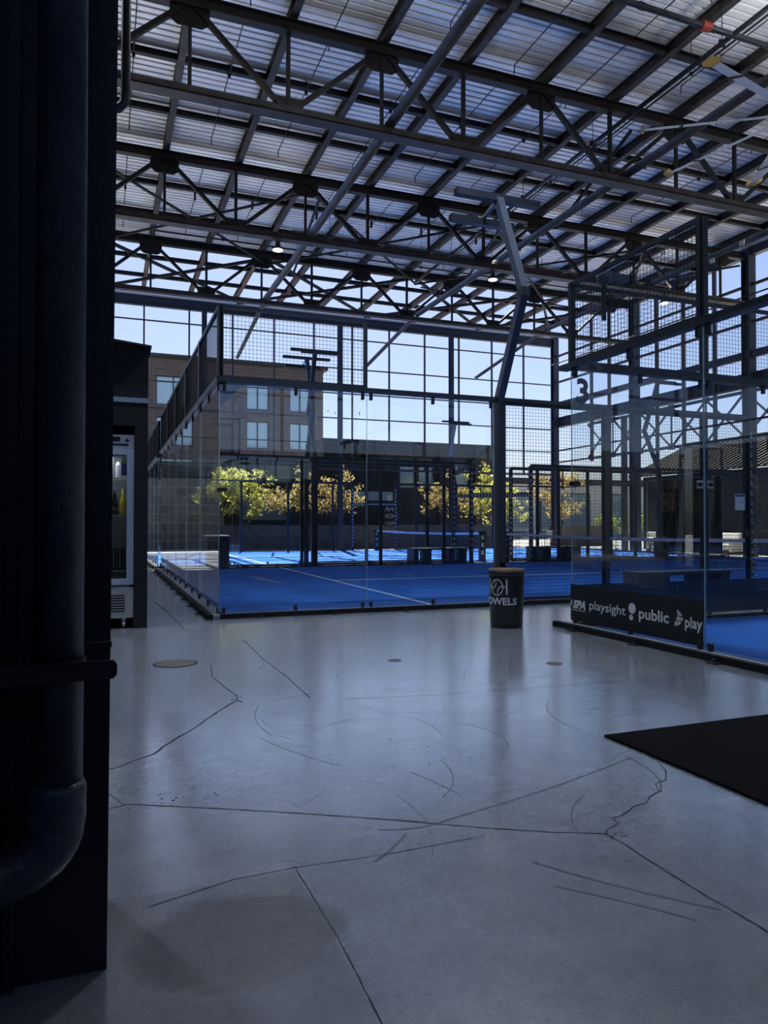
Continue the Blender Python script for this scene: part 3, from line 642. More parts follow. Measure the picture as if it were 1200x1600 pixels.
# number 2
def put_text(s, size, fn, name, mt, parent=None, **kw):
    vs, fs = text_mesh(s, size, **kw); return MB().add([fn(v) for v in vs], fs).build(name, mt, parent)
def fit(s, w_, h_, x0, z0, y, mx=1, **kw):
    vs, fs = text_mesh(s, 1.0, **kw); a = min(v.x for v in vs); b_ = max(v.x for v in vs); c = min(v.y for v in vs); d = max(v.y for v in vs)
    return [Vector((x0 + (v.x - a) / (b_ - a) * w_, y, z0 + (v.y - c) / (d - c) * h_)) for v in vs], fs
vs, fs = fit('2', .22, .30, .15, 2.55, -.009, ext=0.0, bold=.035)
tag(MB().add(vs, fs).build('court_number', 'number_grey'), 'grey numeral 2 stuck on the top left of the glass', 'number')
vs, fs = fit('3', .165, .30, 3.77, 2.60, -2.32, ext=0.0, bold=.035)
tag(MB().add(vs, fs).build('court_number', 'number_grey'), 'grey numeral 3 stuck on the glass at right', 'number')

# far side of court 2 and both sides of the far court
def side(y, cn, sd):
    lab = '%s side of %s' % (sd, cn); g1 = 'glass panes of the %s' % lab; g2 = 'mesh panels of the %s' % lab
    for k, x in enumerate((0, 2, 16, 18)): glass(x, y, 0, 'clear glass sheet on the %s, %s from the left' % (lab, ORD[k]), g1)
    for k, x in enumerate((0, 18)): mesh(x, y, 0, 2.0, 3.06, 4.0, 'raised mesh above the glass, %s, %s' % (lab, ('left end', 'right end')[k]), g2)
    for k, (x, wd) in enumerate(((4, 2.0), (6, 2.0), (8, .9), (11.0, 1.0), (12, 2.0), (14, 2.0))): mesh(x, y, 0, wd, .06, 3.0, 'tall mesh fence on the %s, %s from the left' % (lab, ORD[k]), g2)
    for k, x in enumerate((4, 6, 8, 12, 14, 16)): post(x, y, 3.0, 'dark fence post, %s, %s from the left' % (lab, ORD[k]), 'plain posts of the ' + lab, .08)
    for k, x in enumerate((8.92, 10.98)): post(x, y, 3.0, 'stickered white-marked gate post, %s, %s of the gateway' % (lab, ('left', 'right')[k]), 'gate posts with stickers', .08, True)
    tag(MB().box(8.97, 10.93, y - .04, y + .04, 2.04, 2.14).build('gate_header', 'court_steel'), 'dark bar over the gateway on the ' + lab, 'bar')
    mb = MB(); x = 9.0
    while x < 10.9: mb.box(x, x + .06, y - .043, y - .0405, 2.06, 2.12); x += .11
    o = mb.build('bar_sticker_strip', 'print_grey'); tag(o, 'row of white stickers on the gateway bar, ' + lab, 'stickers')
    rails((0, y, 0), (8.92, y, 0), 'the left half of the ' + lab); rails((11, y, 0), (20, y, 0), 'the right half of the ' + lab)
side(10, c2, 'far'); side(11.2, c1, 'near'); side(21.2, c1, 'far')
for k in range(5):
    glass(20, 2 * k, H, 'clear glass sheet, right end wall of %s, %s from near corner' % (c2, ORD[k]), 'glass panes of the right end wall of court 2')
    glass(20, 11.2 + 2 * k, H, 'clear glass sheet, right end wall of %s, %s from near corner' % (c1, ORD[k]), 'glass panes of the right end wall of the far court')
    glass(0, 11.2 + 2 * k, H, 'clear glass sheet, left end wall of %s, %s from near corner' % (c1, ORD[k]), 'glass panes of the left end wall of the far court')
    mesh(0, 11.2 + 2 * k, H, 2.0, 3.06, 4.0, 'dark raised mesh, left end wall of %s, %s from near corner' % (c1, ORD[k]), 'mesh panels above the left end wall of the far court')
rails((0, 21.2, 0), (0, 11.2, 0), 'the left end wall of ' + c1); rails((20, 0, 0), (20, 10, 0), 'the right end wall of ' + c2); rails((20, 11.2, 0), (20, 21.2, 0), 'the right end wall of ' + c1)
for (x, y, lb) in ((0, 0, 'near left corner of court 2'), (0, 10, 'far left corner of court 2'), (0, 11.2, 'near left corner of the far court'), (0, 21.2, 'far left corner of the far court')):
    post(x, y, 4.0, 'dark steel post above the glass at the ' + lb, 'corner posts', .06, foot=False, z0=3.06)
# court 3
for k in range(5):
    glass(3.7 + 2 * k, -2.31, 0, 'clear glass sheet, end wall of %s, %s from the numbered corner' % (c3, ORD[k]), 'glass panes of the end wall of court 3')
    mesh(3.7 + 2 * k, -2.31, 0, 2.0, 3.06, 4.0, 'raised mesh, end wall of %s, %s from the numbered corner' % (c3, ORD[k]), 'mesh panels above the end wall of court 3')
glass(3.7, -4.31, H, 'large clear glass pane standing behind the sponsor banner', 'glass panes of the left side of court 3')
glass(3.7, -6.31, H, 'large clear glass pane at the right edge of the photo, nearest the camera', 'glass panes of the left side of court 3')
mesh(3.7, -4.31, H, 2.0, 3.06, 4.0, 'mesh panel high above the sponsor banner', 'mesh panels of the left side of court 3')
rails((3.7, -2.15, 0), (3.7, -6.4, 0), 'the sponsor banner side of ' + c3)
rails((3.7, -2.31, 0), (13.7, -2.31, 0), 'the end wall of ' + c3)
post(3.7, -2.31, 4.0, 'slim post above the corner with number 3', 'corner posts', .045, foot=False, z0=3.06)
post(3.7, -4.33, 3.98, 'slim tall post at the near end of the raised mesh, right of the banner', 'corner posts', .045, foot=False, z0=3.06)
# banners
bn = thing('sponsor_banner', 'black low banner with white sponsor names along the glass', 'banner', (3.68, -2.31, .08))
MB().box(3.682, 3.688, -4.30, -2.31, .085, .50).build('cloth', 'banner_black', bn)
def on_banner(vs): return [Vector((3.6805, -v.x, v.z)) for v in vs]     # text x grows towards the camera (-Y)
def btxt(s, w_, h_, x0, z0, **kw):
    vs, fs = fit(s, w_, h_, x0, z0, 0, ext=0.0, **kw); MB().add(on_banner(vs), [tuple(reversed(f)) for f in fs]).build('lettering', 'print_grey', bn)
btxt('SPA', .235, .10, 2.35, .225, bold=.05, shear=.35); MB().add([(3.6805, -2.315, .30), (3.6805, -2.345, .325), (3.6805, -2.335, .27), (3.6805, -2.315, .25)], [(0, 1, 2, 3)]).build('lettering', 'print_grey', bn)
MB().box(3.681, 3.6815, -2.585, -2.33, .205, .212).build('underline', 'print_grey', bn)
btxt('playsight', .60, .125, 2.66, .215, bold=.008)
def disc(y, z, r, k=20): return [(3.6805, y + r * math.cos(2 * math.pi * i / k), z + r * math.sin(2 * math.pi * i / k)) for i in range(k)]
mb = MB()
for (y, z, r) in ((-3.36, .33, .055), (-3.345, .235, .030)): v = disc(y, z, r); mb.add(v, [tuple(range(len(v)))])
mb.build('logo_dots', 'print_grey', bn)
btxt('public', .42, .145, 3.46, .205, bold=.02)
mb = MB()
for pts in ([(3.985, .385), (4.00, .382), (4.02, .33), (3.995, .33)], [(4.005, .375), (4.03, .36), (4.05, .335), (4.03, .33)],
            [(3.99, .322), (4.02, .322), (4.022, .285), (4.0, .285), (3.975, .29)], [(4.028, .322), (4.055, .32), (4.06, .30), (4.05, .285), (4.03, .285)],
            [(3.965, .278), (3.99, .275), (3.98, .235), (3.96, .225), (3.955, .25)], [(4.0, .278), (4.04, .275), (4.02, .25), (3.99, .235)]):
    mb.add([(3.6805, -a, z) for a, z in pts], [tuple(range(len(pts)))])
mb.build('logo_leaves', 'print_grey', bn)
btxt('play', .21, .135, 4.085, .20, bold=.02)
tag(MB().box(3.76, 13.6, -2.335, -2.33, .085, .49).build('low_banner', 'banner_back'), 'plain blue-grey low banner along the end wall of court 3', 'banner')
h_ = thing('glass_bracket', 'pair of square chrome glass fixings on the end wall of court 3', 'bracket', (5.67, -2.31, 1.69))
for x in (5.60, 5.77): MB().box(x - .045, x + .045, -2.335, -2.325, 1.64, 1.74).build('plate', 'chrome', h_); MB().tube([(x, -2.35, 1.69), (x, -2.32, 1.69)], .025, 12).build('bolt', 'rubber', h_)
for (x, y, z, lb) in ((0.02, -.02, 1.63, 'left corner of court 2'), (3.72, -2.33, 1.66, 'corner under the number 3')):
    tag(MB().box(x - .05, x + .08, y - .02, y + .03, z - .025, z + .025).build('corner_clamp', 'rubber'), 'small black glass clamp at mid height on the ' + lb, 'clamp')
MB_ = MB().box(8.62, 8.84, -.045, -.04, 1.43, 1.71); pp = tag(MB_.build('notice_sheet', 'paper'), 'pale blue notice sheet fixed to the mesh fence at right', 'notice')
MB().box(8.63, 8.83, -.047, -.0455, 1.66, 1.70).build('heading_band', 'tag_blue', pp); MB().box(8.76, 8.79, -.047, -.0455, 1.55, 1.58).build('printed_mark', 'tag_blue', pp)
tag(MB().box(8.83, 8.97, -.06, -.03, .98, 1.10).build('gate_latch', 'rubber'), 'black latch box on the stickered gate post at right', 'latch')

# light poles
def light_pole(x, y, s, label, nearpole=False):
    t = thing('light_pole', label, 'light pole', (x, y, 0), 0, None if nearpole else 'court light poles in the distance')
    wd = .11
    MB().box(x - .055, x + .055, y - .07, y + .07, 0, 3.06).build('shaft', 'court_steel', t)
    pts = [(x, y, 3.0), (x, y + s * .70, 4.42), (x, y + s * .02, 6.0)]
    for a, b_ in zip(pts, pts[1:]): MB().bar(a, b_, .11, .11, up=(0, 1, 0)).build('kinked_arm', 'pole_edge', t)
    MB().box(x - .06, x + .06, y + s * .70 - .06, y + s * .70 + .06, 4.36, 4.48).build('elbow_plate', 'court_steel', t)
    for dy, z, L_ in ((0.0, 6.02, .70), (-s * .5, 5.86, .54)):
        f = MB().box(x - L_, x + L_, y + dy - .06, y + dy + .06, z - (.05 if nearpole else .035), z + (.05 if nearpole else .035)).build('floodlight_bar', 'court_steel', t)
        e = MB(); e.box(x - L_ - .01, x - L_, y + dy - .05, y + dy + .05, z - .04, z + .04); e.box(x + L_, x + L_ + .01, y + dy - .05, y + dy + .05, z - .04, z + .04); e.build('end_cap', 'print_grey', f)
    MB().bar((x, y, 6.0), (x, y - s * .5, 5.9), .05, .05).build('cross_bracket', 'chrome', t)
    if nearpole:
        MB().plate([(x - .02, y - .07, .02), (x + .24, y - .07, .02), (x + .18, y - .07, .22), (x + .07, y - .07, .62), (x - .02, y - .07, .62)], (0, .02, 0)).box(x - .12, x + .30, y - .14, y + .10, 0, .02).build('base_gusset', 'black_steel', t)
        MB().tube([(x + .1, y - .12, .03), (x + .2, y - .16, .05), (x + .35, y - .12, .05), (x + .42, y - .10, .03)], .03, 8).build('anchor_bolts', 'black_steel', t)
    else: MB().box(x - .1, x + .1, y - .1, y + .1, 0, .02).build('base_plate', 'black_steel', t)
    return t
light_pole(4.06, -.02, -1, 'tall kinked dark light pole beside the glass of court 2', True)
light_pole(4.1, 10.13, 1, 'far light pole with two floodlight bars, the taller-looking of the pair at left')
light_pole(4.1, 11.07, -1, 'far light pole with two floodlight bars, just left of the taller-looking one')
light_pole(14.1, 21.33, 1, 'small distant light pole right of the middle column of the back wall')
light_pole(16.1, 10.13, 1, 'distant light pole seen through the glass with number 3')
# benches
def bench_proto():
    t = thing('bench', 'x', 'bench')
    kid(t, MB().box(0, 1.75, -.19, .19, .43, .48).build('seat', 'black_steel', t))
    for x in (0.0, .42, 1.17, 1.59): kid(t, MB().box(x, x + .16, -.17, .17, 0, .43).build('leg', 'black_steel', t))
    return t
B0 = bench_proto()
for i, (x, y, lb) in enumerate(((7.15, 10.45, 'nearer of the two benches behind the glass, left of the gateway'), (7.25, 10.86, 'farther of the two benches behind the glass, left of the gateway'),
                                (11.2, 10.45, 'nearer of the two benches right of the towel bin'), (11.6, 10.86, 'farther of the two benches right of the towel bin'), (5.95, -.62, 'close black bench behind the blue-grey banner of court 3'))):
    lb = 'black bench, ' + lb
    if i == 0: B0.matrix_basis = Matrix.Translation((x, y, 0)); B0['label'] = lb; B0['group'] = 'black benches'
    else: dup(B0, (x, y, 0), 0, lb, 'black benches')
# bins
t = thing('waste_bin', 'large black square bin behind the left glass pane', 'bin', (1.5, 10.6, 0))
MB().box(1.20, 1.78, 10.35, 10.85, .02, .86).build('body', 'bin_black', t); MB().box(1.18, 1.80, 10.33, 10.87, .86, .89).build('rim', 'print_grey', t)
t = thing('waste_bin', 'black bin at the far fence right of the close bench', 'bin', (16.6, 10.6, 0))
MB().lathe((16.6, 10.6, 0), [(.24, 0), (.26, .7)], 16).build('body', 'bin_black', t); MB().lathe((16.6, 10.6, .7), [(.27, 0), (.27, .03)], 16).build('rim', 'rubber', t)
# nets
def net(y0, y1, x, label):
    t = thing('padel_net', label, 'net', (x, y0, 0))
    mb = MB(); k = int((y1 - y0) / .05)
    for i in range(k + 1): y = y0 + (y1 - y0) * i / k; s_ = .88 + .05 * ((2 * (y - y0) / (y1 - y0) - 1) ** 2); mb.bar((x, y, .04), (x, y, s_ - .05), .005, .005)
    for i in range(17): mb.bar((x, y0, .06 + .05 * i), (x, y1, .06 + .05 * i), .005, .005)
    mb.build('mesh', 'net_black', t)
    mb = MB(); k = 12
    for i in range(k):
        ya, yb = y0 + (y1 - y0) * i / k, y0 + (y1 - y0) * (i + 1) / k; za, zb = [.88 + .05 * ((2 * (q - y0) / (y1 - y0) - 1) ** 2) for q in (ya, yb)]
        mb.add([(x - .015, ya, za - .07), (x + .015, ya, za - .07), (x + .015, ya, za), (x - .015, ya, za), (x - .015, yb, zb - .07), (x + .015, yb, zb - .07), (x + .015, yb, zb), (x - .015, yb, zb)], [(0, 4, 5, 1), (1, 5, 6, 2), (2, 6, 7, 3), (3, 7, 4, 0)])
    mb.build('tape', 'net_tape', t)
    for y in (y0, y1): 
        p = MB().box(x - .10, x + .10, y - .06, y + .06, 0.03, .97).build('net_post', 'bin_black', t)
        mb = MB()
        for z in (.22, .46, .70):
            f = y - .0615; mb.box(x - .055, x - .035, f, f + .001, z, z + .13); mb.bar((x - .035, f, z + .06), (x, f, z + .13), .018, .002, up=(0, 1, 0)); mb.bar((x - .035, f, z + .07), (x, f, z), .018, .002, up=(0, 1, 0))
            for j in range(7):
                a0, a1 = 1 + j * .72, 1 + (j + 1) * .72; mb.bar((x + .025 + .032 * math.cos(a0), f, z + .065 + .055 * math.sin(a0)), (x + .025 + .032 * math.cos(a1), f, z + .065 + .055 * math.sin(a1)), .014, .002, up=(0, 1, 0))
        o = mb.build('post_logo', 'print_grey', p, world=False); o.data.transform(Matrix.Translation((-x, -y0, 0)))
net(.12, 9.88, 10, 'low net with white tape across court 2, seen through the mesh')
net(11.32, 21.05, 10, 'low net with bright tape across the far sunlit court')
# playsight-like camera on the mesh
t = thing('court_camera', 'grey court camera on a short mast above the corner of court 3', 'camera', (4.05, -2.31, 4.0))
MB().box(4.15, 4.19, -2.33, -2.29, 3.62, 4.06).build('mast', 'court_steel', t)
MB().lathe((4.17, -2.31, 4.05), [(.05, 0), (.085, .05), (.09, .12), (.06, .17), (.02, .18)], 16).build('dome', 'camera_shell', t, True)
MB().bar((4.18, -2.33, 4.14), (4.46, -2.37, 4.11), .09, .10).build('barrel', 'camera_shell', t)
MB().bar((4.46, -2.37, 4.11), (4.50, -2.375, 4.106), .10, .11).build('hood', 'rubber', t)
MB().box(4.22, 4.52, -2.36, -2.28, 3.80, 3.88).build('control_box', 'rubber', t)

# ---------------------------------------------------------------- towel bin
bx, by = 3.03, -1.97
t = thing('towel_bin', 'round black bin with the word TOWELS and a racket-ball mark', 'towel bin', (bx, by, 0))
MB().lathe((bx, by, 0), [(.178, 0), (.188, .02), (.205, .60), (.205, .605)], 40).build('body', 'bin_black', t, True)
MB().lathe((bx, by, .60), [(.213, 0), (.216, .035), (.213, .05)], 40).build('rim', 'bin_black', t, True)
MB().lathe((bx, by, .648), [(.210, 0), (.212, .012), (.205, .022), (.12, .026)], 40).build('towel_layer', 'towel_rim', t, True)
ac = math.atan2(CAMP.y - by, CAMP.x - bx)
def wrap(u, z, r=None):       # u metres along the surface, positive towards the right as seen
    r = r or .1955 + .02 * (z - .3) / .3 * .5 + .004; a = ac + u / r; return Vector((bx + r * math.cos(a), by + r * math.sin(a), z))
def finer(vs, fs): return vs, fs
vs, fs = fit('TOWELS', .47, .085, -.345, .265, 0, ext=0.0, bold=.03)
MB().add([wrap(v.x, v.z, .2035) for v in vs], [tuple(f) for f in fs]).build('lettering', 'print_grey', t)
def ring(mb, cu, cz, ru, rz, a0, a1, wd, k=22, r=.2045):
    vs = []; fs = []
    for i in range(k + 1):
        a = a0 + (a1 - a0) * i / k
        for q in (-wd / 2, wd / 2): vs.append(wrap(cu + (ru + q) * math.cos(a), cz + (rz + q) * math.sin(a), r))
    for i in range(k): fs.append((2 * i, 2 * i + 2, 2 * i + 3, 2 * i + 1))
    mb.add(vs, fs)
mb = MB(); cu, cz = -.115, .465
ring(mb, cu, cz, .074, .090, 0, 2 * math.pi, .012)
ring(mb, cu - .085, cz + .055, .075, .075, -1.35, .15, .011); ring(mb, cu + .085, cz - .055, .075, .075, math.pi - 1.35, math.pi + .15, .011)
for (u0, u1, z0, z1) in ((.0 - .005, .018 - .005, .385, .560), (-.24, -.222, .385, .560), (-.05, .0, .466, .476), (-.235, -.18, .466, .476)):
    k = 4; vs = []; fs = []
    for i in range(k + 1): u = u0 + (u1 - u0) * i / k; vs += [wrap(u, z0, .2045), wrap(u, z1, .2045)]
    for i in range(k): fs.append((2 * i, 2 * i + 2, 2 * i + 3, 2 * i + 1))
    mb.add(vs, fs)
mb.build('ball_mark', 'print_grey', t)

# ---------------------------------------------------------------- mat, manhole, drains
mb = MB(); mb.box(1.26, 3.30, -9.2, -6.03, 0.0, .012)
t = thing('floor_mat', 'large black ribbed entrance mat at the right edge of the floor', 'mat', (1.26, -6.03, 0)); mb.build('pile', 'mat_black', t)
mb = MB()
for i in range(300): x = 1.26 + 2.0 * i / 300; mb.bar((x, -6.035, .004), (x + random.uniform(-.004, .004), -6.02 + random.uniform(-.006, .008), .006), .003, .003)
for i in range(420): y = -6.03 - 3.1 * i / 420; mb.bar((1.265, y, .004), (1.25 + random.uniform(-.005, .005), y + random.uniform(-.004, .004), .006), .003, .003)
o = mb.build('frayed_edge', 'mat_black', t); o['kind'] = 'stuff'
mb = MB()
for i in range(90): x = 1.3 + random.random() * 1.6; y = -6.1 - random.random() * 1.8; r = random.uniform(.001, .003); mb.box(x, x + r, y, y + r, .012, .014)
o = mb.build('lint', 'towel_rim', t); o['kind'] = 'stuff'
t = thing('manhole_cover', 'round iron manhole cover in the floor near the fridge', 'manhole cover', (-.79, -2.95, 0))
MB().lathe((-.79, -2.95, 0), [(.185, 0), (.185, .002)], 40).build('cover_ring', 'crack_dark', t); MB().lathe((-.79, -2.95, .002), [(.170, 0), (.168, .003)], 40).build('cover_lid', 'iron_lid', t)
for (x, y, r, lb) in ((1.01, -3.49, .062, 'in the middle of the floor'), (2.23, -4.11, .070, 'near the sponsor banner')):
    tag(MB().lathe((x, y, 0), [(r, 0), (r - .003, .003)], 28).build('floor_drain', 'iron_lid'), 'small round metal floor plate ' + lb, 'floor plate')

# ---------------------------------------------------------------- pillar and big pipe at left
pl = MB(); pl.plate([(-3.2, -7.30, 0), (-1.352, -7.30, 0), (-1.292, -7.30, 11.15), (-3.2, -7.30, 11.15)], (0, .4, 0)); pil = struct(pl.build('wall_near_left', 'pillar_paint'))
MB().box(-1.60, -1.575, -7.325, -7.3, 0, 11).build('conduit', 'pillar_paint', pil)
t = thing('drain_pipe', 'thick black vertical drain pipe with elbow in front of the dark pillar', 'pipe', (-1.468, -7.45, 0))
pts = [(-1.468, -7.45, 9), (-1.468, -7.45, .50)]
MB().tube(pts, .058, 28).build('pipe', 'pipe_paint', t, True)
MB().lathe((-1.468, -7.45, .45), [(.060, 0), (.066, .02), (.066, .05), (.0645, .055), (.066, .06), (.066, .10), (.060, .115)], 28).build('collar', 'pipe_paint', t, True)
pts = [(-1.468, -7.45, .49)] + [(-1.468 - .15 * (1 - math.cos(a)), -7.45, .46 - .11 * math.sin(a)) for a in [i * math.pi / 2 / 10 for i in range(11)]] + [(-2.2, -7.45, .35)]
MB().tube(pts, .063, 28).build('elbow', 'pipe_paint', t, True)
cl = MB(); cl.plate([(-1.95, -7.525, .812), (-1.342, -7.525, .818), (-1.334, -7.525, .828), (-1.334, -7.525, .852), (-1.342, -7.525, .862), (-1.95, -7.525, .862)], (0, .012, 0)); cl.lathe((-1.468, -7.45, .812), [(.064, 0), (.064, .05)], 24)
cl.build('clamp_strap', 'pillar_paint', t)
MB().box(-1.45, -1.345, -7.40, -7.388, .874, .888).build('clamp_ear', 'pillar_paint', t)
tag(MB().tube([(-1.665, -7.45, 9), (-1.665, -7.45, .0)], .03, 16).build('conduit_pipe', 'pipe_paint', None, True), 'thin black vertical pipe at the far left edge beside the big drain pipe', 'pipe')

# ---------------------------------------------------------------- kiosk and fridge
k = MB(); k.box(-1.045, -.90, -.62, -.45, 0, 3.22); k.box(-4.2, -1.045, -.62, -.52, 2.32, 3.25); k.box(-4.2, -.90, 1.2, 1.3, 0, 3.2); k.box(-.95, -.90, -.45, 1.2, 0, 3.2); k.box(-4.2, -1.9, -.62, -.5, 0, 2.32)
kt = thing('kiosk', 'black kiosk wall with sloping top around the drinks fridge', 'kiosk', (-.9, -.6, 0)); k.build('walls', 'kiosk_paint', kt)
MB().box(-4.2, -.895, -.63, -.62, 2.585, 2.64).build('trim_band', 'kiosk_trim', kt)
MB().plate([(-4.2, -.72, 3.55), (-.87, -.72, 3.21), (-.87, -.72, 3.235), (-4.2, -.72, 3.58)], (0, 2.1, 0)).build('roof_sheet', 'metal_roof', kt)
MB().plate([(-4.2, -.66, 3.2), (-.90, -.66, 3.19), (-.90, -.66, 3.21), (-4.2, -.66, 3.55)], (0, .1, 0)).build('fascia', 'kiosk_paint', kt)
fx0, fx1, fy = -1.72, -1.05, -.58
fr = thing('drinks_fridge', 'tall glass-door drinks fridge on castors in the black kiosk', 'fridge', ((fx0 + fx1) / 2, fy, 0))
MB().box(fx0, fx0 + .03, fy + .05, fy + .6, .12, 2.20).box(fx1 - .03, fx1, fy + .05, fy + .6, .12, 2.20).box(fx0, fx1, fy + .58, fy + .6, .12, 2.2).box(fx0, fx1, fy + .05, fy + .6, .12, .50).box(fx0, fx1, fy + .05, fy + .6, 2.05, 2.2).build('cabinet', 'fridge_inner', fr)
mb = MB()
for i in range(60): z = .55 + i * .0245; mb.box(fx0 + .04, fx1 - .04, fy + .565, fy + .578, z, z + .012)
mb.build('back_ribs', 'wire_shelf', fr)
d = MB().box(fx0, fx0 + .055, fy, fy + .04, .50, 2.06).box(fx1 - .075, fx1, fy, fy + .04, .50, 2.06).box(fx0 + .055, fx1 - .075, fy, fy + .04, 1.99, 2.06).box(fx0 + .055, fx1 - .075, fy, fy + .04, .50, .57).build('door', 'fridge_frame', fr)
o = MB().box(fx0 + .055, fx1 - .075, fy + .015, fy + .02, .57, 1.99).build('door_glass', 'fridge_glass', d, world=False); o.data.transform(Matrix.Translation(-fr.location))
hp = MB().box(fx0, fx1, fy + .005, fy + .05, 2.065, 2.215).build('header_panel', 'fridge_white', fr)
for (a, b_, c, e, m_) in ((fx1 - .33, fx1 - .15, 2.135, 2.19, 'rubber'), (fx1 - .31, fx1 - .06, 2.085, 2.115, 'fridge_panel')):
    o = MB().box(a, b_, fy + .002, fy + .006, c, e).build('display', m_, hp, world=False); o.data.transform(Matrix.Translation(-fr.location))
o = MB().plate([(fx1 - .105, fy + .001, 2.135), (fx1 - .045, fy + .001, 2.135), (fx1 - .055, fy + .001, 2.155), (fx1 - .075, fy + .001, 2.175), (fx1 - .095, fy + .001, 2.155)], (0, .004, 0)).build('emblem', 'fridge_panel', hp, world=False); o.data.transform(Matrix.Translation(-fr.location))
gr = MB().box(fx0, fx1, fy + .01, fy + .05, .12, .47).build('grille', 'wire_shelf', fr)
mb = MB()
for i in range(7): mb.box(fx0 + .05, fx1 - .09, fy + .004, fy + .012, .19 + i * .030, .205 + i * .030)
o = mb.build('vent_slots', 'rubber', gr, world=False); o.data.transform(Matrix.Translation(-fr.location))
for x in (fx0 + .08, fx1 - .10):
    for y in (fy + .1, fy + .5):
        MB().tube([(x - .015, y, .045), (x + .015, y, .045)], .045, 14).box(x - .02, x + .02, y - .02, y + .02, .06, .12).build('castor', 'chrome', fr)
SH = (.70, 1.20, 1.66)
for z in (.95, 1.30, 1.72) : pass
shelf_z = [.66, 1.30, 1.725]
for z in shelf_z:
    mb = MB(); mb.box(fx0 + .04, fx1 - .05, fy + .07, fy + .085, z - .012, z)
    for i in range(20): x = fx0 + .05 + i * .0285; mb.box(x, x + .004, fy + .085, fy + .56, z - .006, z)
    mb.build('shelf', 'wire_shelf', fr)
fl_ = bpy.data.lights.new('fridge_fill', 'AREA'); fl_.energy = 4.0; fl_.size = .4; fl_.size_y = .06; fl_.shape = 'RECTANGLE'; fl_.color = (.9, .95, 1)  # added light without a fitting, brightens the fridge interior
fo_ = bpy.data.objects.new('fridge_fill', fl_); col.objects.link(fo_); fo_.location = (-1.39, fy + .12, 2.03)
def bottle(x, y, z, m_, label):
    b_ = thing('bottle', label, 'bottle', (x, y, z), 0, 'bottles on the middle fridge shelf')
    MB().lathe((x, y, z), [(.036, 0), (.040, .01), (.040, .13), (.030, .18), (.015, .24), (.013, .29)], 18).build('glass_body', m_, b_, True)
    MB().lathe((x, y, z + .29), [(.015, 0), (.015, .03)], 14).build('cap', 'can_white', b_)
    MB().lathe((x, y, z + .04), [(.0408, 0), (.0408, .05)], 18).build('label_band', 'towel_rim' if m_ == 'bottle_dark' else 'winglet', b_)
bottle(-1.255, fy + .16, 1.30, 'bottle_dark', 'dark glass bottle on the middle fridge shelf')
bottle(-1.165, fy + .16, 1.30, 'bottle_yellow', 'bright yellow bottle on the middle fridge shelf')
bottle(-1.36, fy + .16, 1.30, 'bottle_dark', 'dark glass bottle at the left of the middle fridge shelf, half hidden by the pillar')
for i in range(4):
    x = -1.33 + .068 * i
    c = thing('drink_can', 'tall pale can on the bottom fridge shelf, %s from the left' % ORD[i], 'can', (x, fy + .14, .66), 0, 'cans on the bottom fridge shelf')
    MB().lathe((x, fy + .14, .66), [(.024, 0), (.029, .01), (.029, .25), (.022, .27)], 16).build('can_body', 'rubber', c, True)
    mb = MB()
    for j in range(8): mb.box(x - .006, x + .006, fy + .1085, fy + .111, .69 + j * .027, .708 + j * .027)
    mb.build('can_print', 'can_white', c)
for i, (x, h) in enumerate(((-1.30, .24), (-1.22, .16))):
    tag(MB().lathe((x, fy + .2, 1.725), [(.03, 0), (.03, h), (.014, h + .03)], 14).build('carton', 'can_white'), ('taller', 'shorter')[i] + ' pale container on the top fridge shelf', 'container', 'containers on the top fridge shelf')
t = thing('hanging_tag', 'blue promotional tag with green disc hanging in the top of the fridge', 'tag', (-1.13, fy + .06, 1.8))
MB().box(-1.185, -1.10, fy + .055, fy + .06, 1.75, 1.90).build('card', 'tag_blue', t); MB().tube([(-1.14, fy + .05, 1.925), (-1.14, fy + .058, 1.925)], .045, 20).build('disc', 'sign_green', t)

# ---------------------------------------------------------------- outside: buildings
BY = 50.0
bt = thing('brick_building', 'brown brick office building beyond the grid wall at left', 'building', (5, BY, 0))
def wallholes(mb, x0, x1, z0, z1, y, holes, dep=.3):
    xs = sorted({x0, x1, *[h[0] for h in holes], *[h[1] for h in holes]}); zs = sorted({z0, z1, *[h[2] for h in holes], *[h[3] for h in holes]})
    for a, b_ in zip(xs, xs[1:]):
        for c, d_ in zip(zs, zs[1:]):
            if any(h[0] <= (a + b_) / 2 <= h[1] and h[2] <= (c + d_) / 2 <= h[3] for h in holes): continue
            mb.box(a, b_, y, y + dep, c, d_)
hs = []
for (a, b_) in ((-5.2, -2.5), (2.35, 5.0), (9.45, 11.3), (13.05, 14.85)):
    hs += [(a, b_, 10.6, 12.9), (a, b_, 7.4, 9.65), (a, b_, 4.2, 6.4)]
mb = MB(); wallholes(mb, -14, 15.95, 0, 14.35, BY, hs); mb.box(-14, 15.95, BY + .3, BY + 12, 0, 14.2); mb.build('brick_wall', 'brick', bt)
MB().box(-14.1, 16.3, BY - .35, BY + 12, 14.25, 14.55).build('parapet', 'dark_cladding', bt)
for (a, b_, c, d_) in hs:
    f = MB().box(a, a + .07, BY + .1, BY + .2, c, d_).box(b_ - .07, b_, BY + .1, BY + .2, c, d_).box(a, b_, BY + .1, BY + .2, d_ - .07, d_).box(a, b_, BY + .1, BY + .2, c, c + .07).box((a + b_) / 2 - .04, (a + b_) / 2 + .04, BY + .1, BY + .2, c, d_).build('window_frame', 'dark_cladding', bt)
    o = MB().box(a, b_, BY + .2, BY + .24, c, d_).build('pane', 'window_bright', f, world=False); o.data.transform(Matrix.Translation(-bt.location))
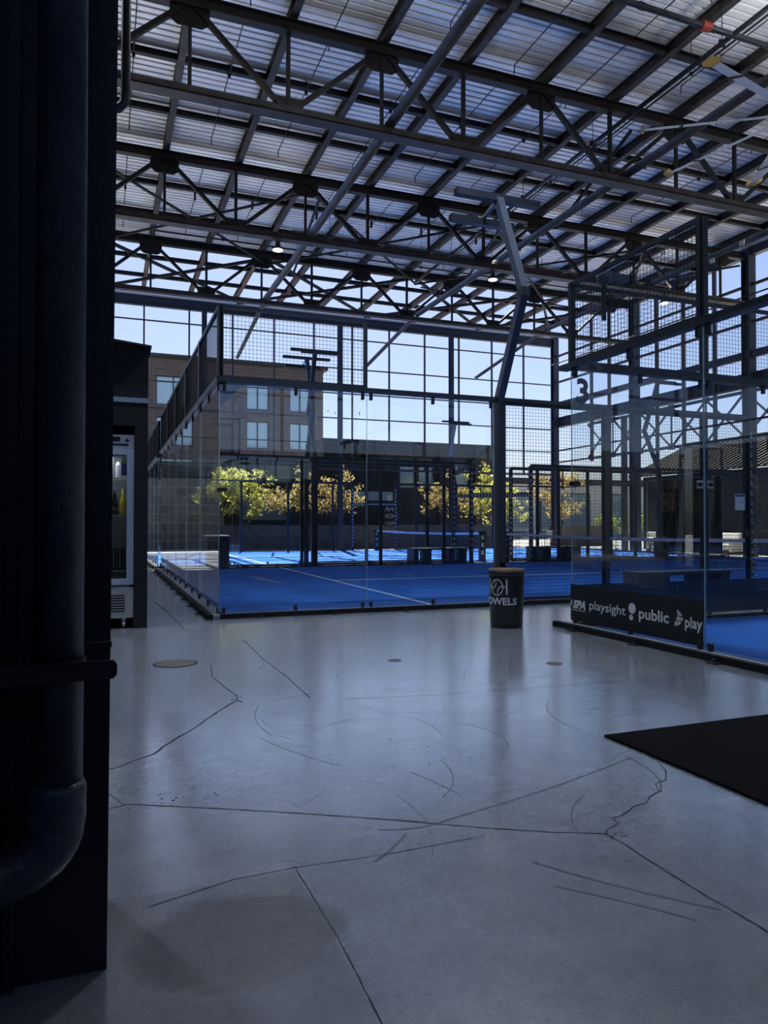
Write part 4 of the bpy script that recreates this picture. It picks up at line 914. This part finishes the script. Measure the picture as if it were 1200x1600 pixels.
# block wall building at left end
t = thing('block_building', 'low grey block building with louvred top beyond the left end of the courts', 'building', (1, 26, 0))
MB().box(-12, 3.4, 26, 30, 0, 3.35).build('block_wall', 'grey_block', t)
mb = MB(); mb.box(-12, 3.4, 26.1, 29.9, 3.35, 4.15)
for i in range(9): mb.box(-12, 3.42, 25.97, 26.1, 3.38 + i * .085, 3.42 + i * .085)
mb.build('louvres', 'dark_cladding', t)
# low louvred annex and tall annex
t = thing('louvred_annex', 'dark low annex with horizontal louvred fascia beyond the far court', 'building', (8, 27, 0))
MB().box(4.2, 13.2, 27.2, 29, 0, 3.0).build('annex_wall', 'dark_cladding', t)
mb = MB(); mb.box(4.2, 13.4, 26.8, 29, 4.38, 4.55); mb.box(4.2, 13.4, 26.9, 29, 3.0, 4.38)
for i in range(13): mb.box(4.2, 13.4, 26.83, 26.9, 3.05 + i * .10, 3.10 + i * .10)
mb.build('louvred_fascia', 'dark_cladding', t)
MB().box(10.9, 13.2, 27.12, 27.2, 2.45, 2.95).build('strip_window', 'window_bright', t)
MB().box(5.0, 7.4, 27.12, 27.2, 1.4, 2.6).build('shop_window', 'window_glass', t)
o = put_text('HOME.', 1, lambda v: Vector((12.62 + v.x * .27, 26.78, 1.50 + v.y * .36)), 'sign_text', 'white_line', t, ext=0)
for s_, z_, w_ in (('Art', 1.90, .36), ('runs', 1.18, .34)): put_text(s_, 1, lambda v: Vector((12.62 + v.x * w_, 26.78, z_ + v.y * w_)), 'sign_text', 'white_line', t, ext=0)
MB().box(12.52, 13.5, 26.79, 26.82, 1.1, 2.3).box(12.25, 12.3, 26.82, 27.2, 1.2, 1.3).box(13.1, 13.15, 26.82, 27.2, 1.2, 1.3).build('sign_board', 'dark_cladding', t)
t = thing('tall_annex', 'dark taller annex with window openings behind the trees', 'building', (14, 29.5, 0))
hs = [(13.4, 14.4, 3.3, 5.0), (14.6, 15.6, 3.3, 5.0), (15.8, 16.8, 3.3, 5.0), (18.0, 19.1, 3.3, 5.0)]
s_ = (29.5 + 9.4) / (27 + 9.4)
mb = MB(); wallholes(mb, 10.0, 20.6, 0, 5.9, 29.5, hs, .3); mb.box(10.0, 20.6, 29.8, 33, 0, 5.8); mb.build('annex_wall', 'brown_cladding', t)
MB().box(9.9, 20.7, 29.3, 33, 5.85, 5.98).build('roof_edge', 'dark_cladding', t)
for h in hs: MB().box(h[0], h[1], 29.7, 29.76, h[2], h[3]).build('window', 'window_bright', t)
for x in (12.6, 17.2, 19.6): MB().box(x - .18, x + .18, 29.3, 29.5, 0, 5.85).build('pilaster', 'dark_cladding', t)
for a, b_ in (((10.2, 29.35, 4.3), (13.2, 29.35, 5.6)), ((16.9, 29.35, 3.4), (20.4, 29.35, 5.6))): MB().bar(a, b_, .2, .2).build('raking_beam', 'dark_cladding', t)
# planter walls
tag(MB().box(3.4, 18.6, 24.0, 25.4, 0, 1.14).build('planter_wall', 'planter_grey'), 'long grey planter wall under the trees behind the far court', 'planter')
mb = MB(); mb.box(21.9, 24.5, 24.0, 25.2, 0, 1.12)
tag(mb.build('wooden_planter', 'planter_wood'), 'brown wooden planter box right of the corner column', 'planter')
# far buildings at right
t = thing('pale_house', 'pale building with tall dark windows beyond the right corner', 'building', (33, 44, 0))
MB().box(27, 48, 44, 50, 0, 4.6).build('house_wall', 'pale_wall', t)
MB().box(26.5, 48.4, 43.2, 50, 4.6, 5.1).build('roof', 'dark_cladding', t)
for (a, b_) in ((28.2, 29.4), (30.4, 32.6), (33.6, 34.4), (35.8, 38.6), (40.2, 42.2)):
    f = MB().box(a - .1, b_ + .1, 43.93, 44.0, .5, 3.9).build('window', 'dark_cladding', t); o = MB().box(a, b_, 43.9, 43.93, .6, 3.8).build('pane', 'window_glass', f, world=False); o.data.transform(Matrix.Translation(-t.location))
t = thing('brown_roof_house', 'distant house with reddish brown roof and pale wall left of the corner column', 'house', (27, 52, 0))
MB().box(18.5, 31, 52, 58, 0, 3.2).build('house_wall', 'pale_wall', t)
MB().add([(18, 51.4, 3.2), (31.5, 51.4, 3.2), (31.5, 58.6, 3.2), (18, 58.6, 3.2), (20, 54.8, 5.3), (29.5, 54.8, 5.3)], [(0, 1, 5, 4), (1, 2, 5), (2, 3, 4, 5), (3, 0, 4), (3, 2, 1, 0)]).build('roof', 'clay_roof', t)
for (a, b_) in ((20, 21.8), (23.2, 25.2), (27, 29)): MB().box(a, b_, 51.93, 52, .4, 2.7).build('window', 'window_glass', t)
# dark annex to the right with sloping metal roof
t = thing('side_annex', 'long black annex wall with sloping ribbed metal roof right of the hall', 'building', (23, 14, 0))
MB().box(23, 28, -4, 18.9, 0, 3.45).build('annex_wall', 'dark_cladding', t)
mb = MB(); yy = -4.5
while yy < 19.3: mb.plate([(22.6, yy, 3.45), (26.4, yy, 5.15), (26.4, yy, 5.2), (22.6, yy, 3.5)], (0, .22, 0)); mb.plate([(22.6, yy + .22, 3.45), (26.4, yy + .22, 5.15), (26.4, yy + .22, 5.26), (22.6, yy + .22, 3.56)], (0, .08, 0)); yy += .3
mb.build('metal_roof', 'metal_roof', t)
for y in (12.9, 16.2): MB().tube([(24.2, y, 4.2), (24.2, y, 5.0), (24.2, y + 1.4, 5.0), (24.2, y + 1.4, 4.2)], .03, 6).build('roof_guard', 'dark_cladding', t)
# canopy lattice truss along the right wall
t = thing('lattice_truss', 'pale lattice truss running along the right wall between the columns', 'truss', (21.2, 8, 4.4))
lx = WX + .75
for z in (4.45, 6.15): MB().bar((lx, -6, z), (lx, 20.5, z), .09, .12).build('chord', 'header_paint', t)
mb = MB(); g = MB(); y = -6
k = 0
while y < 20:
    for i, (za, zb) in enumerate(((4.45, 6.15), (6.15, 4.45))): mb.bar((lx, y, za), (lx, y + 1.9, zb), .07, .07)
    g.box(lx - .02, lx + .02, y - .16, y + .16, 4.35, 4.6); g.box(lx - .02, lx + .02, y - .16, y + .16, 6.0, 6.25); mb.bar((lx, y, 4.45), (lx, y, 6.15), .05, .05); y += 1.9
mb.build('lattice', 'strut_paint', t); g.build('gusset_plates', 'header_paint', t)
for y in (17.9, 11.0, 4.3): MB().box(lx - .1, lx + .1, y - .1, y + .1, 0, 6.1).build('column', 'header_paint', t)
# lounge furniture
def sofa(x, y, L_, rz, label):
    t = thing('outdoor_sofa', label, 'sofa', (x, y, 0), rz, 'white outdoor sofas')
    def bx_(nm, *a): 
        o = MB().box(*a).build(nm, 'sofa_white', t, world=False); m_ = o.modifiers.new('b', 'BEVEL'); m_.width = .05; m_.segments = 2
    bx_('seat_cushion', -L_ / 2 + .12, L_ / 2 - .12, -.32, .25, .18, .42); bx_('back_cushion', -L_ / 2 + .05, L_ / 2 - .05, .2, .42, .2, .84); bx_('arm', -L_ / 2, -L_ / 2 + .16, -.35, .4, .1, .6); bx_('arm', L_ / 2 - .16, L_ / 2, -.35, .4, .1, .6)
    o = MB().box(-L_ / 2 + .05, L_ / 2 - .05, -.3, .38, .02, .17).build('base', 'planter_wood', t, world=False)
sofa(21.9, 16.6, .9, -.2, 'small white outdoor armchair, left of the white seats outside the fence')
sofa(22.0, 14.6, 2.3, -1.2, 'long white outdoor sofa, right of the white seats outside the fence')
sofa(21.5, 12.9, 1.7, -1.4, 'low white outdoor sofa with its front corner nearest the fence')
t = thing('outdoor_table', 'low pale table between the white outdoor seats', 'table', (21.1, 15.7, 0)); MB().box(20.75, 21.45, 15.4, 16.0, .3, .35).build('table_top', 'sofa_white', t)
for a, b_ in ((20.8, 15.45), (21.4, 15.45), (20.8, 15.95), (21.4, 15.95)): MB().box(a - .03, a + .03, b_ - .03, b_ + .03, 0, .3).build('leg', 'planter_wood', t)

# ---------------------------------------------------------------- trees
def tree(x, y, z0, blobs, nleaf, lm, label, name='tree', sz=.07, seed=1):
    rnd = random.Random(seed); t = thing(name, label, name.replace('_', ' '), (x, y, z0), 0, None)
    mb = MB(); top = max(b_[2] for b_ in blobs)
    mb.tube([(x, y, z0), (x + .05, y, z0 + (top - z0) * .4), (x, y + .05, top)], [.07, .05, .02], 7)
    for (bx_, by_, bz_, rx, rz) in blobs:
        for k in range(4):
            a = Vector((x, y, z0 + (bz_ - z0) * .3)); e = Vector((bx_ + rnd.uniform(-rx, rx) * .8, by_ + rnd.uniform(-.4, .4), bz_ + rnd.uniform(-rz, rz) * .8)); mid = a.lerp(e, .5) + Vector((0, 0, .15))
            mb.tube([a, mid, e], [.025, .016, .006], 5)
    mb.build('branches', 'bark', t)
    mb = MB(); tot = sum(b_[3] * b_[4] for b_ in blobs)
    for (bx_, by_, bz_, rx, rz) in blobs:
        cl = [(rnd.gauss(0, .55), rnd.gauss(0, .5), rnd.gauss(0, .55)) for _ in range(max(8, int(60 * rx * rz / tot)))]
        for k in range(int(nleaf * .75 * rx * rz / tot)):
            c = rnd.choice(cl); p = Vector((bx_ + c[0] * rx + rnd.gauss(0, .13), by_ + c[1] * .8 * rx + rnd.gauss(0, .14), bz_ + c[2] * rz + rnd.gauss(0, .11)))
            if p.z < z0 + .08: continue
            u = Vector((rnd.gauss(0, 1), rnd.gauss(0, 1), rnd.gauss(0, 1))).normalized(); v = u.cross(Vector((rnd.gauss(0, 1), rnd.gauss(0, 1), rnd.gauss(0, 1)))).normalized(); s = sz * rnd.uniform(.7, 1.6)
            mb.add([p - u * s, p - v * s * .45, p + u * s, p + v * s * .45], [(0, 1, 2, 3)])
    o = mb.build('foliage', lm, t); o['kind'] = 'stuff'
tree(4.6, 24.6, 1.15, [(3.6, 24.6, 2.7, .9, .8), (4.6, 24.7, 3.2, 1.0, .9), (4.2, 24.5, 2.2, 1.0, .7), (5.2, 24.6, 2.5, .8, .8)], 5200, 'leaf_yellow', 'dense yellow-green tree behind the left glass pane', seed=3)
tree(6.8, 24.7, 1.15, [(6.3, 24.7, 2.3, .8, .5), (7.2, 24.7, 2.4, .8, .5), (7.4, 24.7, 3.1, .3, .4)], 1800, 'leaf_gold', 'low golden bushy tree, second from the left behind the court', seed=5)
tree(9.5, 24.7, 1.15, [(9.2, 24.7, 2.9, .9, .8), (10.2, 24.7, 2.2, .8, .6), (8.7, 24.7, 2.1, .6, .6), (9.7, 24.7, 3.7, .3, .4)], 1900, 'leaf_gold', 'sparse golden tree left of the HOME sign', seed=8)
tree(15.2, 24.7, 1.15, [(14.7, 24.7, 2.4, .9, .7), (15.8, 24.7, 2.6, .9, .7)], 2300, 'leaf_gold', 'golden tree behind the gateway, centre', seed=11)
tree(17.3, 24.8, 1.15, [(16.9, 24.8, 2.3, .9, .8), (17.6, 24.8, 2.9, .7, .7), (17.5, 24.8, 3.9, .25, .5)], 2400, 'leaf_yellow', 'yellow-green tree just left of the kinked light pole', seed=13)
tree(19.4, 26.2, 0, [(19.0, 26.2, 2.6, 1.1, .9), (19.8, 26.2, 1.9, .9, .6), (19.6, 26.2, 3.4, .6, .5)], 2400, 'leaf_yellow', 'yellow tree just right of the kinked light pole', seed=17)
tree(22.9, 26.2, 0, [(22.4, 26.2, 3.0, 1.0, 1.0), (23.5, 26.2, 2.4, .9, .9), (23.9, 26.2, 3.4, .6, .8)], 2600, 'leaf_gold', 'golden tree in front of the corner column', seed=19)
tree(25.6, 24.6, 0, [(25.6, 24.6, 1.4, .5, .4), (24.9, 24.6, 1.35, .4, .3)], 700, 'leaf_green', 'small green shrub over the wooden planter', 'shrub', seed=23)
tree(24.8, 20.6, 0, [(24.0, 20.6, 1.2, .7, .5), (25.3, 20.8, 1.3, .9, .6)], 1700, 'leaf_green', 'yellow-green shrub beside the white outdoor seats', 'shrub', seed=29)
